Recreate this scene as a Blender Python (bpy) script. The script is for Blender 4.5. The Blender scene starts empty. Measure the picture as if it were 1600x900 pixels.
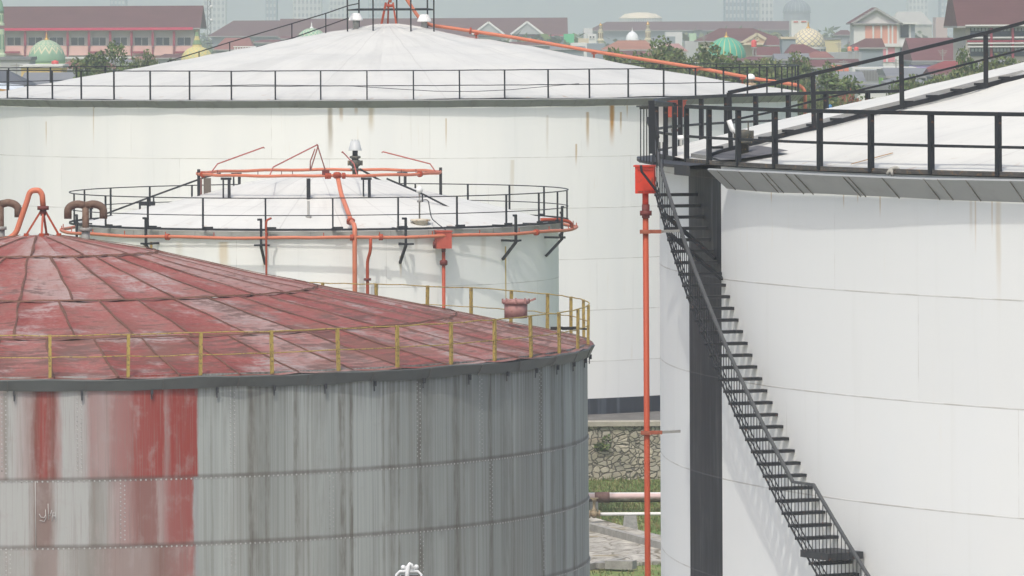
import bpy, math, random
from mathutils import Vector, Matrix
random.seed(7)
sc = bpy.context.scene
COL = sc.collection
PI = math.pi
F = 9000.0; YH = 34.9; ROLL = 0.0045; CZ = 17.0      # focal length in photo pixels, horizon row, roll, eye height

def unroll(x, y):
    dx, dy = x-800.0, y-YH
    return dx-ROLL*dy, dy+ROLL*dx
def at(x, y, d):
    """world point seen at photo pixel (x, y) at depth d metres"""
    ux, uy = unroll(x, y)
    return Vector((ux/F*d, d, CZ-uy/F*d))
def lerp(a, b, t): return a+(b-a)*t
def interp(prof, r):
    if r <= prof[0][0]: return prof[0][1]
    for (a, za), (b, zb) in zip(prof, prof[1:]):
        if r <= b: return lerp(za, zb, (r-a)/(b-a))
    return prof[-1][1]

# ------------------------------------------------------------------ mesh builder
class MB:
    def __init__(s): s.v = []; s.f = []; s.m = []; s.uv = []; s.sm = []
    def face(s, idx, m=0, uv=None, smooth=False):
        s.f.append(tuple(idx)); s.m.append(m); s.uv.append(uv); s.sm.append(smooth)
    def vert(s, p): s.v.append(tuple(p)); return len(s.v)-1
    def quad(s, a, b, c, d, m=0, uv=None):
        i = [s.vert(p) for p in (a, b, c, d)]; s.face(i, m, uv)
    def tri(s, a, b, c, m=0):
        s.face([s.vert(p) for p in (a, b, c)], m)
    def box(s, c, size, m=0, rz=0.0, mat3=None):
        c = Vector(c); hx, hy, hz = size[0]/2, size[1]/2, size[2]/2
        R = mat3 if mat3 is not None else Matrix.Rotation(rz, 3, 'Z')
        i = [s.vert(c+R@Vector((sx*hx, sy*hy, sz*hz))) for sz in (-1, 1) for sx, sy in ((-1, -1), (1, -1), (1, 1), (-1, 1))]
        for q in ((3, 2, 1, 0), (4, 5, 6, 7), (0, 1, 5, 4), (1, 2, 6, 5), (2, 3, 7, 6), (3, 0, 4, 7)):
            s.face([i[k] for k in q], m)
    def beam(s, p, q, w, h=None, m=0, up=Vector((0, 0, 1))):
        p = Vector(p); q = Vector(q); h = h or w
        z = (q-p); L = z.length
        if L < 1e-6: return
        z.normalize()
        if abs(z.dot(up)) > .98: up = Vector((0, 1, 0))
        x = up.cross(z).normalized(); y = z.cross(x)
        M = Matrix((x, y, z)).transposed()
        s.box((p+q)/2, (w, h, L), m, mat3=M)
    def tube(s, pts, r, seg=8, m=0, closed=False, caps=True, radii=None):
        pts = [Vector(p) for p in pts]; n = len(pts); rings = []
        up = Vector((0, 0, 1)); px = None
        for k, p in enumerate(pts):
            if closed: t = pts[(k+1) % n]-pts[k-1]
            else: t = pts[min(k+1, n-1)]-pts[max(k-1, 0)]
            t.normalize()
            if px is None:
                u = up if abs(t.dot(up)) < .95 else Vector((1, 0, 0))
                px = u.cross(t).normalized()
            else:
                px = (px-t*px.dot(t))
                if px.length < 1e-5: px = Vector((1, 0, 0))
                px.normalize()
            py = t.cross(px); rr = radii[k] if radii else r
            rings.append([s.vert(p+px*rr*math.cos(2*PI*j/seg)+py*rr*math.sin(2*PI*j/seg)) for j in range(seg)])
        for k in range(n if closed else n-1):
            a, b = rings[k], rings[(k+1) % n]
            for j in range(seg): s.face((a[j], a[(j+1) % seg], b[(j+1) % seg], b[j]), m, None, True)
        if caps and not closed:
            s.face(rings[0][::-1], m); s.face(rings[-1], m)
    def lathe(s, prof, c=(0, 0, 0), seg=16, m=0, smooth=True, uvs=None, caps=True):
        """prof: (r, z) from bottom to top; uv = (angle fraction, fraction of profile)"""
        c = Vector(c); rings = []
        for r, z in prof:
            rings.append([s.vert(c+Vector((r*math.sin(2*PI*j/seg), -r*math.cos(2*PI*j/seg), z))) for j in range(seg)])
        L = [0]
        for a, b in zip(prof, prof[1:]): L.append(L[-1]+math.hypot(b[0]-a[0], b[1]-a[1]))
        for k in range(len(prof)-1):
            for j in range(seg):
                j2 = (j+1) % seg
                u0, u1 = j/seg, (j+1)/seg; v0, v1 = L[k]/L[-1], L[k+1]/L[-1]
                s.face((rings[k][j], rings[k][j2], rings[k+1][j2], rings[k+1][j]), m, ((u0, v0), (u1, v0), (u1, v1), (u0, v1)), smooth)
        if caps:
            if prof[0][0] > 1e-3: s.face(rings[0][::-1], m)
            if prof[-1][0] > 1e-3: s.face(rings[-1], m)
    def ball(s, c, r, m=0, seg=8, squash=1):
        k = 5
        s.lathe([(max(r*math.cos(-PI/2+PI*i/k), 1e-4), squash*r*math.sin(-PI/2+PI*i/k)) for i in range(k+1)], c, seg, m, caps=False)
    def mesh(s, name, mats):
        me = bpy.data.meshes.new(name)
        me.from_pydata(s.v, [], s.f)
        for mt in (mats if isinstance(mats, (list, tuple)) else [mats]): me.materials.append(mt)
        me.polygons.foreach_set('material_index', s.m)
        me.polygons.foreach_set('use_smooth', s.sm)
        if any(u is not None for u in s.uv):
            ul = me.uv_layers.new(name='UVMap'); buf = []
            for f, u in zip(s.f, s.uv):
                if u is None: buf += [0.0]*(2*len(f))
                else:
                    for a in u: buf += [a[0], a[1]]
            ul.data.foreach_set('uv', buf)
        me.update()
        return me
    def obj(s, name, mats, parent=None, loc=None):
        o = bpy.data.objects.new(name, s.mesh(name, mats)); COL.objects.link(o)
        if parent: o.parent = parent
        if loc is not None: o.location = loc
        return o
def tag(o, label=None, cat=None, group=None, kind=None):
    if label: o['label'] = label
    if cat: o['category'] = cat
    if group: o['group'] = group
    if kind: o['kind'] = kind
    return o
def thing(name, label, cat, loc=(0, 0, 0), rz=0, group=None):
    o = bpy.data.objects.new(name, None); COL.objects.link(o)
    o.location = loc; o.rotation_euler = (0, 0, rz); o.empty_display_size = .3
    return tag(o, label, cat, group)
def inst(name, me, parent, loc=(0, 0, 0), rot=(0, 0, 0)):
    o = bpy.data.objects.new(name, me); COL.objects.link(o); o.parent = parent
    o.location = loc; o.rotation_euler = rot
    return o
def fillet(pts, r, k=5):
    """round the corners of a polyline"""
    pts = [Vector(p) for p in pts]; out = [pts[0]]
    for a, b, c in zip(pts, pts[1:], pts[2:]):
        u = (a-b); v = (c-b); t = min(r, u.length*.48, v.length*.48)
        p, q = b+u.normalized()*t, b+v.normalized()*t
        for i in range(k+1):
            w = i/k
            out.append(p*(1-w)**2+b*2*w*(1-w)+q*w*w)
    out.append(pts[-1]); return out

# ------------------------------------------------------------------ node helper
class NT:
    def __init__(s, name):
        s.m = bpy.data.materials.new(name); s.m.use_nodes = True
        s.t = s.m.node_tree; s.N = s.t.nodes; s.L = s.t.links
        s.b = s.N['Principled BSDF']; s.b.inputs['Specular IOR Level'].default_value = .28
    def put(s, sock, v):
        if hasattr(v, 'is_output'): s.L.new(v, sock)
        elif isinstance(v, (tuple, list)) and len(v) == 3 and sock.type == 'RGBA': sock.default_value = (*v, 1)
        else: sock.default_value = v
    def math(s, op, a, b=0.0, c=0.0, clamp=False):
        n = s.N.new('ShaderNodeMath'); n.operation = op; n.use_clamp = clamp
        for k, v in enumerate((a, b, c)): s.put(n.inputs[k], v)
        return n.outputs[0]
    def mul(s, a, b): return s.math('MULTIPLY', a, b)
    def add(s, a, b): return s.math('ADD', a, b)
    def sub(s, a, b): return s.math('SUBTRACT', a, b)
    def step(s, v, a, b):
        n = s.N.new('ShaderNodeMapRange'); n.interpolation_type = 'SMOOTHSTEP'
        s.put(n.inputs[0], v); n.inputs[1].default_value = a; n.inputs[2].default_value = b
        n.inputs[3].default_value = 0; n.inputs[4].default_value = 1
        return n.outputs[0]
    def mix(s, f, a, b, mode='MIX'):
        n = s.N.new('ShaderNodeMix'); n.data_type = 'RGBA'; n.blend_type = mode
        s.put(n.inputs[0], f); s.put(n.inputs[6], a); s.put(n.inputs[7], b)
        return n.outputs[2]
    def comb(s, x, y, z=0.0):
        n = s.N.new('ShaderNodeCombineXYZ')
        for k, v in enumerate((x, y, z)): s.put(n.inputs[k], v)
        return n.outputs[0]
    def sep(s, v):
        n = s.N.new('ShaderNodeSeparateXYZ'); s.L.new(v, n.inputs[0]); return n.outputs
    def noise(s, vec, scale=1.0, detail=3.0, rough=.55):
        n = s.N.new('ShaderNodeTexNoise'); s.put(n.inputs['Vector'], vec)
        n.inputs['Scale'].default_value = scale; n.inputs['Detail'].default_value = detail; n.inputs['Roughness'].default_value = rough
        return n.outputs[0]
    def vor(s, vec, scale, feature='F1', out='Distance'):
        n = s.N.new('ShaderNodeTexVoronoi'); n.feature = feature; s.put(n.inputs['Vector'], vec)
        n.inputs['Scale'].default_value = scale
        return n.outputs[out]
    def coord(s, which='Object'):
        n = s.N.new('ShaderNodeTexCoord'); return n.outputs[which]
    def uv(s):
        o = s.sep(s.coord('UV')); return o[0], o[1]
    def attr(s, name):
        n = s.N.new('ShaderNodeAttribute'); n.attribute_name = name; return n.outputs['Fac']
    def ramp(s, v, stops):
        n = s.N.new('ShaderNodeValToRGB'); s.put(n.inputs[0], v); e = n.color_ramp.elements
        while len(e) > 1: e.remove(e[-1])
        e[0].position = stops[0][0]; e[0].color = (*stops[0][1], 1)
        for p, c in stops[1:]:
            k = e.new(p); k.color = (*c, 1)
        return n.outputs[0]
    def bump(s, h, strength=.3, dist=.02):
        n = s.N.new('ShaderNodeBump'); n.inputs['Strength'].default_value = strength; n.inputs['Distance'].default_value = dist
        s.put(n.inputs['Height'], h); s.L.new(n.outputs[0], s.b.inputs['Normal'])
    def done(s, col, rough=.6, metal=0.0):
        s.put(s.b.inputs['Base Color'], col); s.put(s.b.inputs['Roughness'], rough); s.put(s.b.inputs['Metallic'], metal)
        return s.m

MATS = {}
def paint(name, col, rough=.55, amt=.18, scale=3.0, rust=0.0, rustcol=(.16, .07, .035), metal=0.0, streak=False):
    """painted / plastered surface with uneven tone, dirt and optional rust"""
    if name in MATS: return MATS[name]
    t = NT(name); v = t.coord('Object')
    if streak:
        o = t.sep(v); v2 = t.comb(o[0], o[1], t.mul(o[2], .15))
    else: v2 = v
    n1 = t.noise(v2, scale, 4); n2 = t.noise(v, scale*5, 3)
    k = t.add(t.mul(t.sub(n1, .5), amt*2), t.mul(t.sub(n2, .5), amt))
    dark = tuple(c*(1-min(.75, amt*2.2)) for c in col); lite = tuple(min(1, c*(1+amt*.9)) for c in col)
    c = t.mix(t.math('ADD', k, .5, clamp=True), dark, lite)
    if rust > 0:
        rn = t.step(t.noise(v, scale*2.3, 5, .65), .62-rust*.25, .74-rust*.2)
        c = t.mix(t.mul(rn, .85), c, rustcol)
    t.bump(n2, .12, .01)
    MATS[name] = t.done(c, t.add(rough, t.mul(t.sub(n1, .5), .2)), metal)
    return MATS[name]
def roofmat(name, col, pitch=.35, horiz=True):
    """tiled or sheeted roof: courses of slightly varying tone"""
    if name in MATS: return MATS[name]
    t = NT(name); v = t.coord('Object'); o = t.sep(v)
    n1 = t.noise(v, .35, 4); n2 = t.noise(v, 3.0, 3)
    rows = t.math('FRACT', t.mul(o[2] if horiz else o[0], 1/pitch))
    line = t.step(rows, .78, .95)
    c = t.mix(t.math('ADD', t.mul(t.sub(n1, .5), 1.2), .5, clamp=True), tuple(x*.72 for x in col), tuple(min(1, x*1.22) for x in col))
    c = t.mix(t.mul(n2, .35), c, tuple(x*.6 for x in col))
    c = t.mix(t.mul(line, .25), c, tuple(x*.5 for x in col))
    MATS[name] = t.done(c, .75); return MATS[name]

black = paint('black_steel', (.019, .022, .027), .5, .25, 4, rust=.06)
grey_steel = paint('weathered_steel', (.05, .053, .058), .6, .25, 5, rust=.08)
yellow = paint('yellow_rail_paint', (.43, .32, .085), .65, .28, 5, rust=.55, rustcol=(.15, .105, .055))
orange = paint('orange_pipe_paint', (.60, .19, .105), .5, .2, 3, rust=.02)
orange_dull = paint('dull_orange_paint', (.40, .068, .028), .55, .2, 2.5, rust=.06, rustcol=(.25, .05, .035))
red_box = paint('red_box_paint', (.60, .045, .02), .5, .25, 3, rust=.22, rustcol=(.22, .05, .03))
red_dull = paint('dull_red_paint', (.50, .095, .06), .55, .2, 4)
dark_red = paint('dark_red_flange', (.16, .035, .03), .6, .25, 8)
white_paint = paint('white_paint', (.78, .78, .76), .5, .07, 3)
rusty = paint('rusty_pipe', (.19, .12, .085), .75, .35, 4, rust=.35, rustcol=(.10, .045, .025))
galv = paint('galvanised_steel', (.33, .33, .31), .6, .2, 4, rust=.12)
concrete = paint('concrete', (.34, .33, .31), .85, .3, 2.2)
dark_concrete = paint('stained_concrete', (.16, .155, .145), .85, .35, 1.6)

# ------------------------------------------------------------------ tanks: geometry
class Tank:
    def __init__(s, name, label, xc, yref, D, R, zb, prof):
        s.D = D; s.R = R; s.zb = zb; s.prof = prof
        s.X = unroll(xc, yref)[0]/F*D
        s.root = thing(name, label, 'storage tank', (s.X, D, zb))
    def hit(s, x, y, r=None, back=False):
        """azimuth (0 = towards the camera, + = to the right) where the pixel column meets radius r, and depth"""
        r = r or s.R
        k = unroll(x, y)[0]/F
        a = k*k+1; b = -2*(k*s.X+s.D); c = s.X**2+s.D**2-r*r
        q = max(b*b-4*a*c, 0); d = (-b+(1 if back else -1)*math.sqrt(q))/(2*a)
        return math.atan2(k*d-s.X, s.D-d), d
    def pt(s, th, r, z):
        """local point: azimuth, radius, height above datum"""
        return Vector((r*math.sin(th), -r*math.cos(th), z-s.zb))
    def loc(s, x, y, d):
        return at(x, y, d)-Vector((s.X, s.D, s.zb))
    def top(s, r): return interp(s.prof, r)
    def roofhit(s, x, y):
        """nearest local point of the roof cone seen at a pixel"""
        o = Vector((0, 0, CZ)); p1 = at(x, y, 1.0)-o
        last = None
        d = s.D-s.R-1
        while d < s.D+s.R+1:
            p = o+p1*d; r = math.hypot(p.x-s.X, p.y-s.D)
            g = p.z-s.top(r)
            if r < s.R+.6 and g <= 0: return p-Vector((s.X, s.D, s.zb))
            d += .02
        return at(x, y, s.D)-Vector((s.X, s.D, s.zb))

def shell(tank, ztop, mats, th0=-PI, th1=PI, n=256, rows=None, name='shell', lap=0.0):
    b = MB(); R = tank.R
    rows = rows or [tank.zb, ztop]
    # each course is its own ring so that plate laps can stand proud
    for k in range(len(rows)-1):
        rr = R+lap*(len(rows)-1-k)
        lo = [b.vert(tank.pt(lerp(th0, th1, i/n), rr, rows[k])) for i in range(n+1)]
        hi = [b.vert(tank.pt(lerp(th0, th1, i/n), rr, rows[k+1])) for i in range(n+1)]
        for i in range(n):
            u0 = lerp(th0, th1, i/n)*R; u1 = lerp(th0, th1, (i+1)/n)*R
            b.face((lo[i], lo[i+1], hi[i+1], hi[i]), 0, ((u0, rows[k]), (u1, rows[k]), (u1, rows[k+1]), (u0, rows[k+1])), True)
        if lap and k < len(rows)-2:
            up = [b.vert(tank.pt(lerp(th0, th1, i/n), rr-lap, rows[k+1])) for i in range(n+1)]
            hi = [b.vert(tank.pt(lerp(th0, th1, i/n), rr, rows[k+1])) for i in range(n+1)]
            for i in range(n):
                u0 = lerp(th0, th1, i/n)*R; u1 = lerp(th0, th1, (i+1)/n)*R
                b.face((hi[i], hi[i+1], up[i+1], up[i]), 0, ((u0, rows[k+1]),)*2+((u1, rows[k+1]),)*2)
    return b, b.obj(name, mats, tank.root)

def skirt(tank, zl, zb, ro, ri, mat, th0=-PI, th1=PI, n=200, wob=.03, name='rim_skirt', joints=None, seed=1, rimr=.0):
    """overhanging sheet metal edge: lip outside, slanting in to the shell; both faces modelled, wavy"""
    rnd = random.Random(seed); b = MB()
    ks = [(rnd.uniform(0, 6.28), rnd.randint(9, 60), rnd.uniform(.3, 1)) for _ in range(7)]
    def w(a): return sum(A*math.sin(a*f+p) for p, f, A in ks)/3.2
    rows = []
    full = abs(th1-th0-2*PI) < 1e-6
    for i in range(n+1):
        a = lerp(th0, th1, i/n); q = w(a); q2 = w(a+1.7)
        rows.append([b.vert(tank.pt(a, ro+wob*q, zl+wob*.35*q2)), b.vert(tank.pt(a, ri+wob*.3*q2, zb+wob*.55*q)),
                     b.vert(tank.pt(a, ri+wob*.3*q2-.012, zb+wob*.55*q+.015)), b.vert(tank.pt(a, ro+wob*q-.03, zl+wob*.35*q2+.03)),
                     b.vert(tank.pt(a, ro+wob*q, zl+wob*.35*q2)), b.vert(tank.pt(a, ri+wob*.3*q2, zb+wob*.55*q))])
    for i in range(n):
        p, q = rows[i], rows[i+1]
        a0, a1 = lerp(th0, th1, i/n)*ro, lerp(th0, th1, (i+1)/n)*ro
        b.face((p[1], q[1], q[0], p[0]), 0, ((a0, 0), (a1, 0), (a1, 1), (a0, 1)), True)
        b.face((p[2], p[5], q[5], q[2])[::-1], 0)
        b.face((p[4], q[4], q[3], p[3]), 0)
    if joints:
        for a in joints:
            p0, p1 = tank.pt(a, ro+.008+wob*w(a), zl), tank.pt(a, ri+.012, zb-.01)
            b.beam(p0, p1, .016, .016, 1)
    return b

def ring_pts(tank, r, z, th0, th1, n): return [tank.pt(lerp(th0, th1, i/n), r, z) for i in range(n+1)]

def railing(tank, r, z0, ht, posts, th0, th1, mat, pw=.05, rw=.022, mids=(.5,), toe=None, toemat=None, lean=.012, seed=3, name='railing', square=False, sag=.0):
    rnd = random.Random(seed)
    root = tank.root
    full = abs(th1-th0-2*PI) < 1e-6
    n = max(24, int(abs(th1-th0)*r/.5))
    o = bpy.data.objects.new(name, None); COL.objects.link(o); o.parent = root
    for fr in (1.0,)+tuple(mids):
        b = MB()
        pts = []
        for i in range(n+(0 if full else 1)):
            a = lerp(th0, th1, i/n)
            pts.append(tank.pt(a, r+rnd.uniform(-.008, .008), z0+ht*fr-rnd.uniform(0, sag)))
        if square:
            for p, q in zip(pts, pts[1:]+(pts[:1] if full else [])): b.beam(p, q, rw*2.2 if fr == 1 else rw*1.2, rw*2 if fr == 1 else rw*1.4)
        else: b.tube(pts, rw*(1 if fr == 1 else .85), 6, closed=full)
        b.obj('top_rail' if fr == 1 else 'mid_rail' if fr > .2 else 'bottom_rail', mat, o)
    pb = MB(); pb.box((0, 0, ht/2), (pw, pw, ht)); me = pb.mesh('post', mat)
    for a in posts:
        inst('post', me, o, tank.pt(a, r, z0), (rnd.uniform(-lean, lean), rnd.uniform(-lean, lean), a))
    if toe:
        tb = MB()
        for i in range(n):
            tb.beam(tank.pt(lerp(th0, th1, i/n), r+.012, z0+toe/2), tank.pt(lerp(th0, th1, (i+1)/n), r+.012, z0+toe/2), .012, toe)
        tb.obj('toe_board', toemat or mat, o)
    return o

def dome_roof(tank, mats, r0=0.0, r1=None, nr=34, na=180, amp=.02, seed=5):
    """white plate roof: dented plates, welded lines by the material"""
    rnd = random.Random(seed); b = MB(); r1 = r1 or tank.R+.05
    import mathutils
    def dz(a, r):
        return amp*(mathutils.noise.noise(Vector((r*.42, a*tank.R*.13, seed)))*1.6+mathutils.noise.noise(Vector((r*1.1, a*tank.R*.22, seed+9)))*.7+mathutils.noise.noise(Vector((r*.25, a*tank.R*.5, seed+5)))*.6)
    rings = []
    for k in range(nr+1):
        r = lerp(r0, r1, k/nr)
        rings.append([b.vert(tank.pt(2*PI*i/na, max(r, .01), tank.top(r)+dz(2*PI*i/na, r)*(1 if r > 1.5 else r/1.5))) for i in range(na)])
    for k in range(nr):
        ra, rb = lerp(r0, r1, k/nr), lerp(r0, r1, (k+1)/nr)
        for i in range(na):
            j = (i+1) % na; u0, u1 = i/na, (i+1)/na
            b.face((rings[k+1][i], rings[k+1][j], rings[k][j], rings[k][i]), 0, ((u0, rb), (u1, rb), (u1, ra), (u0, ra)), True)
    return b

# ------------------------------------------------------------------ tank materials
def white_shell(name, R, seam0, sp, plate, stains=(), stripe=None, band=None, base=(.80, .803, .775), grime=.5, seed=0.0, wear=None):
    t = NT(name); u, v = t.uv()
    us = t.add(u, seed*37.0)
    n1 = t.noise(t.comb(t.mul(us, .55), t.mul(v, .10), seed), 1, 4)
    n2 = t.noise(t.comb(t.mul(us, 3.2), t.mul(v, .16), seed+3), 1, 3)
    n3 = t.noise(t.comb(t.mul(us, 11.0), t.mul(v, .35), seed+6), 1, 2)
    blot = t.noise(t.comb(t.mul(us, .5), t.mul(v, .5), seed+8), 1, 4)
    c = t.mix(t.mul(t.step(n1, .42, .66), .45*grime), base, (.66, .685, .69))
    c = t.mix(t.mul(t.step(n2, .55, .72), .35*grime), c, (.60, .61, .585))
    yl = t.mul(t.step(n3, .60, .74), t.step(blot, .50, .68))
    c = t.mix(t.mul(yl, .38*grime), c, (.60, .50, .33))
    # plate seams: a rusty hair line round each course, staggered uprights
    q = t.mul(t.sub(v, seam0), 1/sp)
    dist = t.mul(t.math('ABSOLUTE', t.sub(t.math('FRACT', t.add(q, .5)), .5)), sp)
    hl = t.sub(1.0, t.step(dist, .006, .017))
    course = t.math('FLOOR', q)
    p = t.add(t.mul(us, 1/plate), t.mul(course, .37))
    dv = t.mul(t.math('ABSOLUTE', t.sub(t.math('FRACT', p), .5)), plate)
    vl = t.sub(1.0, t.step(dv, .005, .015))
    wn = t.N.new('ShaderNodeTexWhiteNoise'); wn.noise_dimensions = '2D'; t.put(wn.inputs['Vector'], t.comb(t.math('FLOOR', t.add(p, .5)), course, 0.0))
    c = t.mix(t.mul(wn.outputs['Value'], .22), c, tuple(x*.80 for x in base))
    brk = t.step(t.noise(t.comb(t.mul(us, 1.3), t.mul(v, 1.3), seed+2), 1, 4), .38, .62)
    line = t.math('MAXIMUM', t.mul(hl, t.add(.30, t.mul(brk, .4))), t.mul(vl, t.mul(brk, .4)))
    c = t.mix(t.mul(line, .8), c, (.25, .22, .18))
    wob = t.noise(t.comb(t.mul(us, 5), t.mul(v, .8), 4.4), 1, 3)
    for (su, w, vt, vb, st, col) in stains:
        s = t.sub(1.0, t.step(t.math('ABSOLUTE', t.sub(t.add(u, t.mul(t.sub(wob, .5), w*.8)), su)), w*.15, w))
        f = t.mul(t.step(v, vb, lerp(vb, vt, .75)), t.sub(1.0, t.step(v, vt-.02, vt+.02)))
        c = t.mix(t.mul(t.mul(s, f), t.mul(t.add(.35, n2), st)), c, col)
    if stripe:
        s = t.mul(t.math('GREATER_THAN', u, stripe[0]), t.math('LESS_THAN', u, stripe[1]))
        sc_ = t.mix(t.mul(t.step(t.noise(t.comb(t.mul(us, 7), t.mul(v, .5), 1), 1, 5, .7), .46, .80), .7), (.012, .0145, .019), (.10, .11, .12))
        sc_ = t.mix(t.mul(hl, .35), sc_, (.10, .10, .11))
        c = t.mix(s, c, sc_)
    if band:
        bn = t.math('LESS_THAN', v, band)
        bc = t.mix(t.step(n2, .45, .75), (.03, .035, .045), (.085, .10, .12))  # paler blue patches put reflections into the colour of the black band
        c = t.mix(bn, c, bc)
    h = t.add(t.mul(dist, 0.0), t.add(t.mul(hl, .5), t.mul(n1, .8)))
    t.bump(h, .4, .02)
    return t.done(c, t.add(.42, t.mul(n2, .2)))

def white_roof(name, R, nplates=34, rings=(3, 7, 11), warm=0.0, rim_rust=.5, seed=0.0, alb=.60):
    t = NT(name); u, r = t.uv(); v = t.coord('Object')
    n1 = t.noise(v, .45, 5); n2 = t.noise(v, 2.6, 4, .65); n3 = t.noise(v, 9.0, 3)
    base = (alb, alb*(1.0-.003*warm), alb*(.93-.02*warm))
    c = t.mix(t.mul(t.step(n1, .48, .7), .4), base, (alb*.85, alb*.86, alb*.81))
    c = t.mix(t.mul(t.step(n2, .56, .74), .28), c, (alb*.74, alb*.73, alb*.69))
    rs = t.noise(t.comb(t.mul(u, R*2.2), t.mul(r, .16), seed), 1, 4, .6); rs2 = t.noise(t.comb(t.mul(u, R*9.0), t.mul(r, .3), seed+4), 1, 3)
    c = t.mix(t.mul(t.step(rs, .48, .66), .42), c, (alb*.78, alb*.785, alb*.735))
    c = t.mix(t.mul(t.step(rs2, .52, .72), .22), c, (alb*.66, alb*.65, alb*.62))
    fr = t.math('ABSOLUTE', t.sub(t.math('FRACT', t.mul(u, float(nplates))), .5))
    dist = t.mul(t.mul(fr, r), 2*PI/nplates)
    ln = t.sub(1.0, t.step(dist, .008, .03))
    for k in rings:
        ln = t.math('MAXIMUM', ln, t.sub(1.0, t.step(t.math('ABSOLUTE', t.sub(r, k)), .01, .035)))
    c = t.mix(t.mul(ln, t.add(.15, t.mul(n1, .5))), c, (.36, .35, .33))
    edge = t.mul(t.step(r, R-1.4, R-.1), t.step(n2, .60, .70))
    c = t.mix(t.mul(edge, rim_rust), c, (.42, .22, .09))
    sp = t.mul(t.step(t.noise(v, 6.0, 5, .7), .70, .76), t.step(n1, .45, .6))
    c = t.mix(t.mul(sp, .5), c, (.33, .24, .17))
    t.bump(t.add(n1, t.mul(ln, .25)), .35, .03)
    return t.done(c, t.add(.5, t.mul(n2, .2)))

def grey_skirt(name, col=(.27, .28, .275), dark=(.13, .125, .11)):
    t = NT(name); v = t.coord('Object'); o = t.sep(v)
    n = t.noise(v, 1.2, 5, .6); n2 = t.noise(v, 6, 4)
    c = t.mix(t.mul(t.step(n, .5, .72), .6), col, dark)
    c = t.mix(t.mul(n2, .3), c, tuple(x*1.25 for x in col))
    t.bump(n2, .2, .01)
    return t.done(c, .55)

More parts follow.
